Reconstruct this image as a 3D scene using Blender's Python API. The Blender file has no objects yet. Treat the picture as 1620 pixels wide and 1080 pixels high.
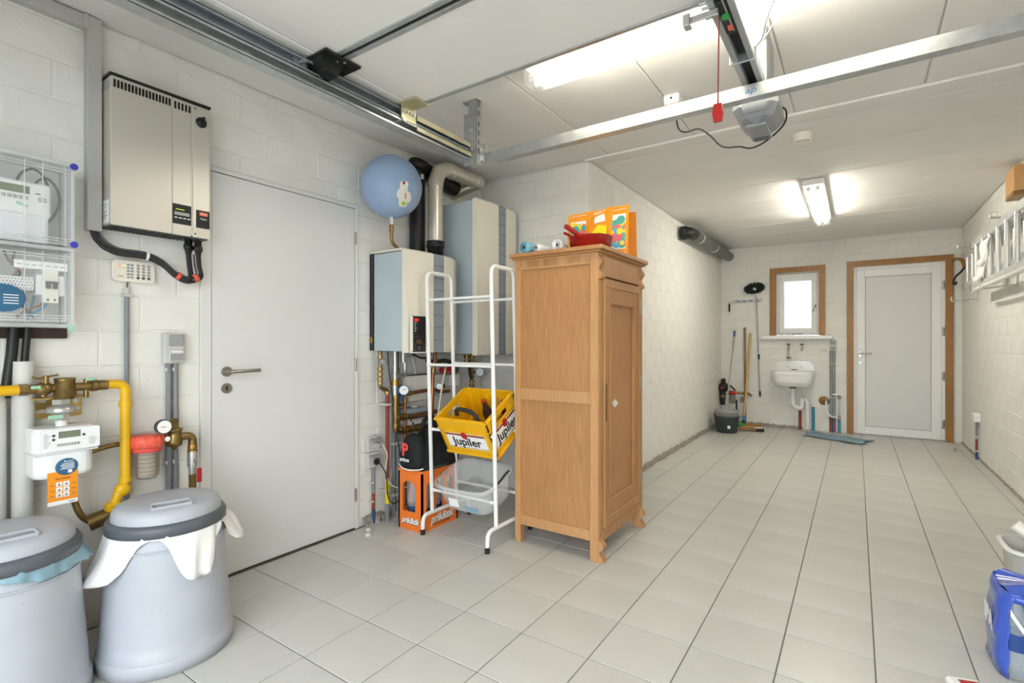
import bpy, bmesh, math, random
from mathutils import Vector as V, Matrix, Euler
PI = math.pi
random.seed(4)
S = bpy.context.scene
COL = S.collection

# ---------------------------------------------------------------- camera, sky, exposure
cam_d = bpy.data.cameras.new('camera')
cam = bpy.data.objects.new('camera', cam_d); COL.objects.link(cam)
cam.location = (0, 0, 1.2)
cam.rotation_euler = (PI/2, 0, 0.59574)
cam_d.sensor_width = 36.0
cam_d.lens = 802.49*36/1620
cam_d.clip_start = 0.02
S.camera = cam

W = bpy.data.worlds.new('overcast_sky'); S.world = W
W.use_nodes = True
bg = W.node_tree.nodes['Background']
bg.inputs[0].default_value = (0.90, 0.96, 1.0, 1)
bg.inputs[1].default_value = 4.3

S.view_settings.view_transform = 'Standard'
S.view_settings.look = 'None'
S.view_settings.gamma = 1
S.view_settings.use_curve_mapping = False
S.view_settings.exposure = 0.54
TUBE = 21.0       # fluorescent tube radiance

# ---------------------------------------------------------------- materials
def lin(c):
    c = c.lstrip('#')
    r = [int(c[i:i+2], 16)/255 for i in (0, 2, 4)]
    return tuple(x/12.92 if x <= .04045 else ((x+.055)/1.055)**2.4 for x in r)

MATS = {}
def pm(name, col, rough=.5, metal=0, vary=0, vscale=8, bump=0, bscale=60, trans=0, alpha=1,
       spec=.5, stretch=None, speck=None, emit=None, coat=0, rnd=0, ior=1.45):
    m = bpy.data.materials.new(name); m.use_nodes = True
    nt = m.node_tree; N = nt.nodes; L = nt.links
    p = N['Principled BSDF']
    c = lin(col)
    p.inputs['Base Color'].default_value = (*c, 1)
    p.inputs['Roughness'].default_value = rough
    p.inputs['Metallic'].default_value = metal
    p.inputs['Transmission Weight'].default_value = trans
    p.inputs['Alpha'].default_value = alpha
    p.inputs['Specular IOR Level'].default_value = spec
    p.inputs['Coat Weight'].default_value = coat
    p.inputs['IOR'].default_value = ior
    if emit:
        p.inputs['Emission Color'].default_value = (*lin(emit[0]), 1)
        p.inputs['Emission Strength'].default_value = emit[1]
    tc = N.new('ShaderNodeTexCoord'); mp = N.new('ShaderNodeMapping')
    L.new(tc.outputs['Object'], mp.inputs[0])
    if stretch: mp.inputs['Scale'].default_value = stretch
    colout = None
    if vary:
        n = N.new('ShaderNodeTexNoise'); n.inputs['Scale'].default_value = vscale
        n.inputs['Detail'].default_value = 5
        L.new(mp.outputs[0], n.inputs[0])
        r = N.new('ShaderNodeValToRGB')
        r.color_ramp.elements[0].position = .3; r.color_ramp.elements[1].position = .7
        r.color_ramp.elements[0].color = (*[max(0, x*(1-vary)) for x in c], 1)
        r.color_ramp.elements[1].color = (*[min(1, x*(1+vary)) for x in c], 1)
        L.new(n.outputs[0], r.inputs[0]); colout = r.outputs[0]
    if rnd:
        oi = N.new('ShaderNodeObjectInfo')
        mr = N.new('ShaderNodeMapRange'); mr.inputs['To Min'].default_value = 1-rnd; mr.inputs['To Max'].default_value = 1+rnd
        L.new(oi.outputs['Random'], mr.inputs[0])
        mx = N.new('ShaderNodeMix'); mx.data_type = 'RGBA'; mx.blend_type = 'MULTIPLY'; mx.inputs[0].default_value = 1
        if colout: L.new(colout, mx.inputs[6])
        else: mx.inputs[6].default_value = (*c, 1)
        L.new(mr.outputs[0], mx.inputs[7]); colout = mx.outputs[2]
    if speck:
        n = N.new('ShaderNodeTexNoise'); n.inputs['Scale'].default_value = speck[0]; n.inputs['Detail'].default_value = 2
        L.new(tc.outputs['Object'], n.inputs[0])
        r = N.new('ShaderNodeValToRGB')
        r.color_ramp.elements[0].position = speck[1]; r.color_ramp.elements[1].position = speck[1]+.05
        r.color_ramp.elements[0].color = (0, 0, 0, 1); r.color_ramp.elements[1].color = (1, 1, 1, 1)
        L.new(n.outputs[0], r.inputs[0])
        mx = N.new('ShaderNodeMix'); mx.data_type = 'RGBA'
        L.new(r.outputs[0], mx.inputs[0])
        if colout: L.new(colout, mx.inputs[6])
        else: mx.inputs[6].default_value = (*c, 1)
        mx.inputs[7].default_value = (*lin(speck[2]), 1); colout = mx.outputs[2]
    if colout: L.new(colout, p.inputs['Base Color'])
    if bump:
        n = N.new('ShaderNodeTexNoise'); n.inputs['Scale'].default_value = bscale; n.inputs['Detail'].default_value = 4
        L.new(mp.outputs[0], n.inputs[0])
        b = N.new('ShaderNodeBump'); b.inputs['Strength'].default_value = bump; b.inputs['Distance'].default_value = .004
        L.new(n.outputs[0], b.inputs['Height']); L.new(b.outputs[0], p.inputs['Normal'])
    MATS[name] = m
    return m

def wood(name, a, b, scale=1.0, rough=.5):
    m = bpy.data.materials.new(name); m.use_nodes = True
    nt = m.node_tree; N = nt.nodes; L = nt.links; p = N['Principled BSDF']
    tc = N.new('ShaderNodeTexCoord'); mp = N.new('ShaderNodeMapping')
    mp.inputs['Scale'].default_value = (110*scale, 110*scale, 5*scale)
    L.new(tc.outputs['Object'], mp.inputs[0])
    n = N.new('ShaderNodeTexNoise'); n.inputs['Scale'].default_value = 1.5; n.inputs['Detail'].default_value = 6
    n.inputs['Roughness'].default_value = .65
    L.new(mp.outputs[0], n.inputs[0])
    n2 = N.new('ShaderNodeTexNoise'); n2.inputs['Scale'].default_value = 3; L.new(tc.outputs['Object'], n2.inputs[0])
    ad = N.new('ShaderNodeMath'); ad.operation = 'MULTIPLY_ADD'; ad.inputs[1].default_value = .35
    L.new(n2.outputs[0], ad.inputs[0]); L.new(n.outputs[0], ad.inputs[2])
    r = N.new('ShaderNodeValToRGB')
    r.color_ramp.elements[0].position = .45; r.color_ramp.elements[1].position = .85
    r.color_ramp.elements[0].color = (*lin(a), 1); r.color_ramp.elements[1].color = (*lin(b), 1)
    L.new(ad.outputs[0], r.inputs[0]); L.new(r.outputs[0], p.inputs['Base Color'])
    p.inputs['Roughness'].default_value = rough
    bp = N.new('ShaderNodeBump'); bp.inputs['Strength'].default_value = .15; bp.inputs['Distance'].default_value = .002
    L.new(n.outputs[0], bp.inputs['Height']); L.new(bp.outputs[0], p.inputs['Normal'])
    MATS[name] = m
    return m

pm('paint', '#e4e3dd', .75, speck=(34, .735, '#bdb8ad'), vary=.03, vscale=5, bump=.35, bscale=45, rnd=.012)
pm('ceilpaint', '#e8e6e2', .8, vary=.02, vscale=3, bump=.15, bscale=80, rnd=.012)
pm('tile', '#c6c6c1', .33, vary=.05, vscale=2.2, speck=(260, .66, '#a09c94'), bump=.08, bscale=120, rnd=.025)
pm('grout', '#77736b', .9, vary=.15, vscale=30)
pm('rubble', '#9a938a', .95, vary=.45, vscale=60, bump=1, bscale=90)
pm('doorgrey', '#dcdcda', .45, vary=.01, vscale=3)
pm('white', '#eeeeec', .4, vary=.015, vscale=6)
pm('plasticwhite', '#efefec', .35)
pm('offwhite', '#ece8dc', .4, vary=.02, vscale=10)
pm('cream', '#e9e3d3', .4, vary=.015, vscale=3)
pm('bluegrey', '#b6c3c9', .4, vary=.03, vscale=5)
pm('bluegrey2', '#8f99a3', .5, vary=.03, vscale=6)
pm('steelgrey', '#9b9d9e', .5, metal=.15, vary=.03)
pm('trunking', '#b4b4b0', .45, vary=.03, vscale=5)
pm('inverter', '#cdc8be', .38, metal=.35, vary=.03, vscale=2, stretch=(1, 1, .15))
pm('galv', '#b9bdbe', .35, metal=.8, vary=.12, vscale=25)
pm('galvdark', '#969da1', .45, metal=.45, vary=.1, vscale=20)
pm('galvyellow', '#c6c2a4', .35, metal=.7, vary=.1, vscale=20)
pm('alu', '#dcdedd', .35, metal=.55, vary=.06, vscale=10)
pm('chrome', '#dedbd5', .24, metal=1, vary=.05, vscale=6)
pm('flue', '#d2cbbe', .32, metal=.55, vary=.05, vscale=6)
pm('polegrey', '#a9adb0', .4, metal=.5)
pm('nickel', '#a39f95', .28, metal=1)
pm('brass', '#8d7548', .36, metal=.85, vary=.25, vscale=30)
pm('brass2', '#b08d4a', .3, metal=.9, vary=.2, vscale=30)
pm('copper', '#96664a', .35, metal=.85, vary=.2, vscale=20)
pm('black', '#1d1e1e', .45, vary=.1, vscale=20)
pm('rubber', '#2c2d2d', .6, vary=.1, vscale=20)
pm('darkgrey', '#4a4e50', .5, vary=.08, vscale=12)
pm('pvcgrey', '#85898b', .45, vary=.05, vscale=15)
pm('pvcdark', '#5c5f5b', .4, vary=.08, vscale=12)
pm('pvclight', '#c9c8c4', .45, vary=.06, vscale=8)
pm('yellowpaint', '#e5b416', .35, vary=.08, vscale=14)
pm('yellowtape', '#e8cf1c', .5)
pm('crateyellow', '#eeb410', .38, vary=.05, vscale=12)
pm('crateorange', '#ee7a2a', .38, vary=.05, vscale=12)
pm('bagorange', '#f09a1d', .55, vary=.05, vscale=12)
pm('bagside', '#dd7f12', .55, vary=.05, vscale=12)
pm('red', '#b3201c', .3, vary=.08, vscale=10)
pm('redpan', '#a51512', .18, coat=.5)
pm('coral', '#e8604c', .4, vary=.08, vscale=15)
pm('redpipe', '#8c3b30', .55, vary=.12, vscale=20)
pm('bluepipe', '#3f87b0', .5, vary=.1, vscale=20)
pm('navypipe', '#2f4c78', .5)
pm('vesselblue', '#98b0d2', .38, vary=.04, vscale=4)
pm('bingrey', '#aeb2ba', .42, vary=.04, vscale=5, speck=(70, .76, '#8d8f93'))
pm('binrim', '#565b61', .4, vary=.08, vscale=10)
pm('bagwhite', '#f3f3f1', .4)
pm('bagblue', '#8fb1c0', .3, alpha=.75)
pm('clear', '#eef2f4', .12, alpha=.10, spec=.6)
pm('clearbin', '#f2f6f8', .22, alpha=.22, spec=.6)
pm('clearframe', '#eef1f3', .25, alpha=.42)
pm('filterclear', '#8d8076', .12, alpha=.38)
pm('filterpaper', '#e6d9c8', .7, vary=.1, vscale=60)
pm('meterwhite', '#e9eaea', .4)
pm('meterlid', '#dcdfe2', .4)
pm('lcd', '#5f7148', .25)
pm('lcd2', '#76806a', .25)
pm('lcdgrey', '#9c9f9c', .3)
pm('blueplug', '#3b3fae', .4)
pm('lime', '#9fd21c', .4)
pm('brownboard', '#3b2a24', .6, vary=.2, vscale=10)
pm('stickerblue', '#2f6487', .5)
pm('stickergrey', '#9a9c9c', .6)
pm('tagorange', '#f0951f', .5)
pm('ink', '#2b2b2b', .7)
pm('inkgrey', '#8a8a88', .7)
pm('inkwhite', '#f2f2f0', .6)
pm('zincyellow', '#b99c5c', .35, metal=.7, vary=.25, vscale=14)
pm('galvnut', '#c8c8c4', .3, metal=.8)
pm('ledgreen', '#b8d62a', .4, emit=('#b8e02a', 1.2))
pm('ledred', '#d22015', .4, emit=('#ff2a18', 1.0))
pm('bagblack', '#17181a', .75, vary=.3, vscale=25, bump=.3, bscale=120)
pm('pinkred', '#e2504a', .55)
pm('darkbristle', '#12201a', .8)
pm('mopcloth', '#7d96a3', .9, vary=.3, vscale=40, bump=.6, bscale=80)
pm('bucketgrey', '#3c4243', .42, vary=.06, vscale=8)
pm('bucketlight', '#9a9c9b', .35)
pm('porcelain', '#efefee', .12, coat=.4)
pm('frost', '#cfe2dc', .5, trans=.55)
pm('tube', '#fff6dd', .4, emit=('#fff8ea', TUBE))
pm('tubefar', '#fff6dd', .4, emit=('#fff8ea', TUBE*1.9))
pm('diffuser', '#fffaf0', .3, emit=('#fff4dc', TUBE*.8))
pm('operator', '#85878a', .42, vary=.03)
pm('operatordark', '#55585b', .42)
pm('smoked', '#a4a6a8', .2, alpha=.75)
pm('deepdark', '#0c0c0c', .6)
pm('bottleclear', '#dfe9f2', .08, alpha=.3, spec=.7)
pm('filmblue', '#3c5cc2', .22, vary=.08, vscale=10, coat=.4)
pm('labelblue', '#2a4a8a', .4)
pm('towelteal', '#7fb2c4', .8, vary=.15, vscale=40)
pm('towelwhite', '#e4e6e6', .8, vary=.06, vscale=40)
pm('circpink', '#d96a72', .55); pm('circblue', '#59aecb', .55); pm('circteal', '#4fa79a', .55)
pm('circyellow', '#f2d23a', .55); pm('logoyellow', '#f1df1a', .55)
pm('green', '#2f9a4c', .5); pm('greentag', '#9cc9ad', .6)
pm('rope', '#d9d6cb', .7)
pm('concrete', '#a9a7a2', .9, vary=.1, vscale=6)
wood('oak', '#9c6c40', '#b98855', 1.0)
wood('oaklight', '#ab7c50', '#c69766', 1.0)
wood('frameoak', '#7a5120', '#a67531', 1.2, .4)
wood('handlewood', '#b08a4a', '#d8b878', 1.0)
wood('handledark', '#7c5a34', '#a07a4a', 1.0)
wood('shelfwood', '#c48f55', '#dcae76', .8)

# ---------------------------------------------------------------- mesh builder
ORG = {}
class MB:
    def __init__(s): s.v = []; s.f = []; s.s = []
    def add(s, vs, fs, sm=False):
        o = len(s.v); s.v += [V(p) for p in vs]
        for f in fs: s.f.append([i+o for i in f]); s.s.append(sm)
        return s
    def bb(s, x0, x1, y0, y1, z0, z1, bev=0, rot=None):
        c = V(((x0+x1)/2, (y0+y1)/2, (z0+z1)/2)); h = V((abs(x1-x0)/2, abs(y1-y0)/2, abs(z1-z0)/2))
        b = min(bev, min(h)*.95)
        vs = []; idx = {}
        R = rot.to_matrix() if isinstance(rot, Euler) else rot
        def pt(p):
            p = V(p)
            if R: p = R @ p
            return c+p
        if b <= 0:
            for sx in (-1, 1):
                for sy in (-1, 1):
                    for sz in (-1, 1): vs.append(pt((sx*h.x, sy*h.y, sz*h.z)))
            fs = [(0, 1, 3, 2), (4, 6, 7, 5), (0, 4, 5, 1), (2, 3, 7, 6), (0, 2, 6, 4), (1, 5, 7, 3)]
            return s.add(vs, fs)
        for sx in (-1, 1):
            for sy in (-1, 1):
                for sz in (-1, 1):
                    for a in range(3):
                        p = [sx*(h.x-b), sy*(h.y-b), sz*(h.z-b)]
                        p[a] += (sx, sy, sz)[a]*b
                        idx[(sx, sy, sz, a)] = len(vs); vs.append(pt(p))
        fs = []
        for a in range(3):
            for sg in (-1, 1):
                q = []
                for (u, w) in ((-1, -1), (1, -1), (1, 1), (-1, 1)):
                    k = [0, 0, 0]; k[a] = sg; k[(a+1) % 3] = u; k[(a+2) % 3] = w
                    q.append(idx[(*k, a)])
                fs.append(q if sg > 0 else q[::-1])
        for a in range(3):
            b1, b2 = (a+1) % 3, (a+2) % 3
            for u in (-1, 1):
                for w in (-1, 1):
                    def K(t, ax):
                        k = [0, 0, 0]; k[a] = t; k[b1] = u; k[b2] = w
                        return idx[(*k, ax)]
                    q = [K(-1, b1), K(1, b1), K(1, b2), K(-1, b2)]
                    fs.append(q if u*w < 0 else q[::-1])
        for sx in (-1, 1):
            for sy in (-1, 1):
                for sz in (-1, 1):
                    q = [idx[(sx, sy, sz, a)] for a in range(3)]
                    fs.append(q if sx*sy*sz > 0 else q[::-1])
        return s.add(vs, fs)
    def box(s, c, size, bev=0, rot=None):
        return s.bb(c[0]-size[0]/2, c[0]+size[0]/2, c[1]-size[1]/2, c[1]+size[1]/2, c[2]-size[2]/2, c[2]+size[2]/2, bev, rot)
    def cyl(s, p, q, r, r2=None, n=16, caps=True):
        p = V(p); q = V(q); r2 = r if r2 is None else r2
        d = (q-p).normalized(); a = d.orthogonal().normalized(); b = d.cross(a)
        vs = []; fs = []
        for k in range(n):
            t = 2*PI*k/n; e = a*math.cos(t)+b*math.sin(t)
            vs += [p+e*r, q+e*r2]
        for k in range(n):
            i = 2*k; j = 2*((k+1) % n); fs.append((i, j, j+1, i+1))
        s.add(vs, fs, n > 6)
        if caps:
            s.add([vs[2*k] for k in range(n)], [list(range(n))[::-1]])
            s.add([vs[2*k+1] for k in range(n)], [list(range(n))])
        return s
    def tube(s, pts, r, n=10, caps=True, closed=False):
        P = [V(p) for p in pts]; m = len(P)
        R = r if isinstance(r, (list, tuple)) else [r]*m
        T = []
        for i in range(m):
            if closed: t = P[(i+1) % m]-P[i-1]
            else: t = P[min(i+1, m-1)]-P[max(i-1, 0)]
            T.append(t.normalized())
        a = T[0].orthogonal().normalized(); vs = []; fs = []
        for i in range(m):
            a = (a-T[i]*a.dot(T[i]))
            a = a.normalized() if a.length > 1e-6 else T[i].orthogonal().normalized()
            b = T[i].cross(a)
            for k in range(n):
                t = 2*PI*k/n; vs.append(P[i]+(a*math.cos(t)+b*math.sin(t))*R[i])
        for i in range(m if closed else m-1):
            for k in range(n):
                k2 = (k+1) % n; i2 = (i+1) % m
                fs.append((i*n+k, i*n+k2, i2*n+k2, i2*n+k))
        s.add(vs, fs, True)
        if caps and not closed:
            s.add(vs[:n], [list(range(n))[::-1]]); s.add(vs[-n:], [list(range(n))])
        return s
    def lathe(s, prof, c=(0, 0, 0), ax=(0, 0, 1), n=28, smooth=True, sx=1, sy=1):
        c = V(c); ax = V(ax).normalized()
        a = V((1, 0, 0)) if abs(ax.z) > .9 else V((0, 0, 1)).cross(ax).normalized()
        b = ax.cross(a)
        vs = []; fs = []; m = len(prof)
        for (r, h) in prof:
            for k in range(n):
                t = 2*PI*k/n
                vs.append(c+a*(r*sx*math.cos(t))+b*(r*sy*math.sin(t))+ax*h)
        for i in range(m-1):
            for k in range(n):
                k2 = (k+1) % n
                fs.append((i*n+k, i*n+k2, (i+1)*n+k2, (i+1)*n+k))
        s.add(vs, fs, smooth)
        if prof[0][0] > 1e-5: s.add(vs[:n], [list(range(n))[::-1]])
        if prof[-1][0] > 1e-5: s.add(vs[-n:], [list(range(n))])
        return s
    def ell(s, c, r, n=24, m=14):
        prof = [(max(1e-6, math.sin(PI*i/m)), -math.cos(PI*i/m)) for i in range(m+1)]
        c = V(c); vs = []; fs = []
        for (q, h) in prof:
            for k in range(n):
                t = 2*PI*k/n; vs.append(c+V((r[0]*q*math.cos(t), r[1]*q*math.sin(t), r[2]*h)))
        for i in range(m):
            for k in range(n):
                k2 = (k+1) % n; fs.append((i*n+k, i*n+k2, (i+1)*n+k2, (i+1)*n+k))
        return s.add(vs, fs, True)
    def prism(s, poly, fr, a, b):
        """poly of (u,w), extruded from a to b; fr(u,w,t)->point"""
        n = len(poly)
        lo = [V(fr(u, w, a)) for u, w in poly]; hi = [V(fr(u, w, b)) for u, w in poly]
        fs = [list(range(n))[::-1], list(range(n, 2*n))]
        for k in range(n):
            k2 = (k+1) % n; fs.append((k, k2, n+k2, n+k))
        return s.add(lo+hi, fs)
    def grid(s, fn, nu, nv, smooth=True, wrapu=False):
        vs = [fn(i/nu, j/nv) for j in range(nv+1) for i in range(nu+(0 if wrapu else 1))]
        w = nu if wrapu else nu+1; fs = []
        for j in range(nv):
            for i in range(nu):
                i2 = (i+1) % w
                fs.append((j*w+i, j*w+i2, (j+1)*w+i2, (j+1)*w+i))
        return s.add(vs, fs, smooth)
    def xf(s, M):
        s.v = [M @ p for p in s.v]; return s
    def mesh(s, name, off=V((0, 0, 0)), mat=None, fix=True):
        me = bpy.data.meshes.new(name)
        me.from_pydata([p-off for p in s.v], [], s.f)
        me.polygons.foreach_set('use_smooth', s.s)
        if mat: me.materials.append(MATS[mat])
        if fix:
            bm = bmesh.new(); bm.from_mesh(me)
            bmesh.ops.recalc_face_normals(bm, faces=bm.faces); bm.to_mesh(me); bm.free()
        me.update()
        return me
    def build(s, name, mat, parent=None, label=None, solid=0):
        off = ORG[parent.name] if parent else V((0, 0, 0))
        if parent is None:
            xs = [p.x for p in s.v]; ys = [p.y for p in s.v]; zs = [p.z for p in s.v]
            off = V(((min(xs)+max(xs))/2, (min(ys)+max(ys))/2, min(zs)))
        o = bpy.data.objects.new(name, s.mesh(name, off, mat)); COL.objects.link(o)
        if parent: o.parent = parent; ORG[o.name] = ORG[parent.name]
        else: o.location = off; ORG[o.name] = off
        if label: o['label'] = label
        if solid:
            md = o.modifiers.new('thickness', 'SOLIDIFY'); md.thickness = solid; md.offset = 0
        return o

def thing(name, label, cat, loc, group=None, rot=None, local=False):
    o = bpy.data.objects.new(name, None); COL.objects.link(o)
    o.location = loc; o.empty_display_size = .05
    if rot: o.rotation_euler = rot
    ORG[o.name] = V((0, 0, 0)) if local else V(loc)
    return tag(o, label, cat, group)
def tag(o, label, cat, group=None):
    o['label'] = label; o['category'] = cat
    if group: o['group'] = group
    return o
def struct(o):
    o['kind'] = 'structure'; return o
def stuff(o):
    o['kind'] = 'stuff'; return o
def B(*a, **k): return MB().bb(*a, **k)
def fil(pts, r, n=5):
    P = [V(p) for p in pts]; out = [P[0]]
    for i in range(1, len(P)-1):
        a = P[i-1]-P[i]; b = P[i+1]-P[i]
        d = min(r, a.length*.49, b.length*.49)
        p = P[i]+a.normalized()*d; q = P[i]+b.normalized()*d
        for k in range(n+1):
            t = k/n; out.append(p*(1-t)**2+P[i]*2*t*(1-t)+q*t*t)
    out.append(P[-1]); return out
def spline(pts, n=6):
    P = [V(p) for p in pts]; P = [P[0]*2-P[1]]+P+[P[-1]*2-P[-2]]; out = []
    for i in range(1, len(P)-2):
        for k in range(n):
            t = k/n
            out.append(.5*((2*P[i])+(P[i+1]-P[i-1])*t+(2*P[i-1]-5*P[i]+4*P[i+1]-P[i+2])*t*t+(3*P[i]-P[i-1]-3*P[i+1]+P[i+2])*t**3))
    out.append(P[-2]); return out
def text(body, size, mat, parent, pos, right, up, name='lettering', sx=1, shear=0, bold=0, align='CENTER'):
    cu = bpy.data.curves.new(name, 'FONT'); cu.body = body; cu.size = size
    cu.align_x = align; cu.align_y = 'CENTER'; cu.shear = shear; cu.offset = bold; cu.extrude = .0002; cu.resolution_u = 3
    t = bpy.data.objects.new('t', cu); COL.objects.link(t)
    bpy.context.view_layer.update()
    me = bpy.data.meshes.new_from_object(t); COL.objects.unlink(t); bpy.data.objects.remove(t)
    r = V(right).normalized(); u = V(up).normalized(); n = r.cross(u)
    off = ORG[parent.name]
    for v in me.vertices: v.co = V(pos)-off+r*(v.co.x*sx)+u*v.co.y+n*v.co.z
    me.materials.clear(); me.materials.append(MATS[mat]); me.name = name
    o = bpy.data.objects.new(name, me); COL.objects.link(o); o.parent = parent; ORG[o.name] = off
    return o
def inframe(p, m=25):
    c, s_ = math.cos(-0.59574), math.sin(-0.59574)
    x, y, z = p; r = c*x-s_*y; d = s_*x+c*y
    if d < .1: return False
    px = 810+802.49*r/d; py = 540-802.49*(z-1.2)/d
    return -m < px < 1620+m and -m < py < 1080+m

# ---------------------------------------------------------------- the room
XL, XR, YB, YJ, XM, ZC, YF = -2.66, 1.04, 7.95, 3.45, -1.65, 2.55, -0.62
T = .2
def shell(name, boxes, mat='paint'):
    m = MB()
    for b in boxes: m.bb(*b)
    return struct(m.build(name, mat))
g = .0028    # mortar recess
floor = shell('floor', [(XL-T, XR+T, YF-T, YB+T, -.2, -.003)], 'grout')
DY0, DY1, DZ = 1.198, 2.15, 2.075
wall_left = shell('wall_left', [(XL-T, XL-g, YF-T, DY0, -.1, ZC+.2), (XL-T, XL-g, DY1, YJ+T, -.1, ZC+.2), (XL-T, XL-g, DY0, DY1, DZ, ZC+.2), (XL-T, XL-.13, DY0, DY1, -.1, DZ)])
wall_jog = shell('wall_jog', [(XL-T, XM-g, YJ+g, YJ+T, -.1, ZC+.2)])
wall_mid = shell('wall_left_rear', [(XM-T, XM-g, YJ+T, YB+T, -.1, ZC+.2)])
WX0, WX1, WZ0, WZ1 = -.935, -.398, 1.28, 2.14
EX0, EX1, EZ = -.03, .89, 2.155
wall_back = shell('wall_back', [(XM-T, WX0, YB+g, YB+T, -.1, ZC+.2), (WX0, WX1, YB+g, YB+T, -.1, WZ0), (WX0, WX1, YB+g, YB+T, WZ1, ZC+.2),
    (WX1, EX0, YB+g, YB+T, -.1, ZC+.2), (EX0, EX1, YB+g, YB+T, EZ, ZC+.2), (EX1, XR+T, YB+g, YB+T, -.1, ZC+.2), (EX0, EX1, YB+.13, YB+T, -.1, EZ)])
wall_right = shell('wall_right', [(XR+g, XR+T, YF-T, YB+T, -.1, ZC+.2)])
wall_front = shell('wall_front', [(XL-T, -1.83, YF-T, YF, -.1, ZC+.2), (.99, XR+T, YF-T, YF, -.1, ZC+.2), (-1.83, .99, YF-T, YF, 2.2, ZC+.2)])
ceiling = shell('ceiling', [(XL-T, XR+T, YF-T, YB+T, ZC+.012, ZC+.25)], 'ceilpaint')
struct(B(-9, 9, -16, YF-T, -.2, -.01).build('ground', 'concrete'))

def subtract(rects, o):
    out = []
    for (a, b, c, d) in rects:
        if b <= o[0] or a >= o[1] or d <= o[2] or c >= o[3]: out.append((a, b, c, d)); continue
        if a < o[0]: out.append((a, o[0], c, d))
        if b > o[1]: out.append((o[1], b, c, d))
        x0, x1 = max(a, o[0]), min(b, o[1])
        if c < o[2]: out.append((x0, x1, c, o[2]))
        if d > o[3]: out.append((x0, x1, o[3], d))
    return out
CACHE = {}
def slab(w, h, d, bev, mat, axis):
    """chamfered slab, centred, facing -axis side free; cached"""
    key = (round(w, 3), round(h, 3), d, mat, axis)
    if key in CACHE: return CACHE[key]
    b = min(bev, w*.3, h*.3)
    fr = {'x+': lambda u, v, t: (t, u, v), 'x-': lambda u, v, t: (-t, u, v), 'y-': lambda u, v, t: (u, -t, v), 'z+': lambda u, v, t: (u, v, t), 'z-': lambda u, v, t: (u, v, -t)}[axis]
    q = lambda e, t: [fr(sx*(w/2-e), sy*(h/2-e), t) for sx, sy in ((-1, -1), (1, -1), (1, 1), (-1, 1))]
    m = MB(); vs = q(0, -d)+q(0, -b)+q(b, 0)
    fs = [(8, 9, 10, 11)]
    for k in range(4):
        k2 = (k+1) % 4; fs += [(k, k2, 4+k2, 4+k), (4+k, 4+k2, 8+k2, 8+k)]
    m.add([V(p) for p in vs], fs)
    CACHE[key] = m.mesh('slab', mat=mat)
    return CACHE[key]
def place(mesh, name, parent, p):
    o = bpy.data.objects.new(name, mesh); COL.objects.link(o)
    o.parent = parent; o.location = V(p)-ORG[parent.name]
    return o
def blocks(wall, axis, const, u0, u1, openings=(), phase=0.0, z1=ZC):
    H, Ln, J = .1545, .30, .0045
    rest = MB(); k = 0; z = .012
    while z < z1-.02:
        zt = min(z+H, z1)
        u = u0-Ln+((k % 2)*Ln/2+phase) % Ln
        while u < u1:
            r = [(max(u, u0)+J/2, min(u+Ln, u1)-J/2, z+J/2, zt-J/2)]
            for o in openings: r = subtract(r, o)
            for (a, b, c, d) in r:
                if b-a < .02 or d-c < .02: continue
                pu, pz = (a+b)/2, (c+d)/2
                p = (const, pu, pz) if axis[0] == 'x' else (pu, const, pz)
                if inframe(p): place(slab(b-a, d-c, .012, .004, 'paint', axis), 'block', wall, p)
                else:
                    me = slab(b-a, d-c, .012, .004, 'paint', axis)
                    rest.add([V(p)+vv.co for vv in me.vertices], [list(f.vertices) for f in me.polygons])
            u += Ln
        z += H; k += 1
    if rest.v: stuff(rest.build('block_remainder', 'paint', wall))
blocks(wall_left, 'x+', XL, YF, YJ, [(DY0, DY1, 0, DZ)], .07)
blocks(wall_jog, 'y-', YJ, XL, XM, (), .1)
blocks(wall_mid, 'x+', XM, YJ+.02, YB, (), .02)
blocks(wall_back, 'y-', YB, XM, XR, [(WX0, WX1, WZ0-.03, WZ1), (EX0, EX1, 0, EZ)], .05)
blocks(wall_right, 'x-', XR, YF, YB, (), .12)

# floor tiles, 30 cm
rest = MB(); TG = .0045
for k in range(-3, 12):
    for l in range(-7, 24):
        x0, x1 = -2.041+.3*k, -2.041+.3*(k+1); y0, y1 = 1.154+.3*l, 1.154+.3*(l+1)
        rc = [(max(x0, XL), min(x1, XR), max(y0, YF), min(y1, YB))]
        if rc[0][1] <= rc[0][0] or rc[0][3] <= rc[0][2]: continue
        rc = subtract(rc, (XL-1, XM, YJ, YB+1))
        for (a, b, c, d) in rc:
            a += TG/2; b -= TG/2; c += TG/2; d -= TG/2
            if b-a < .02 or d-c < .02: continue
            me = slab(b-a, d-c, .006, .0015, 'tile', 'z+'); p = V(((a+b)/2, (c+d)/2, 0))
            if any(inframe((X_, Y_, 0), 5) for X_ in (a, b) for Y_ in (c, d)): place(me, 'floor_tile', floor, p)
            else: rest.add([p+vv.co for vv in me.vertices], [list(f.vertices) for f in me.polygons])
stuff(rest.build('floor_tile_remainder', 'tile', floor))

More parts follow.
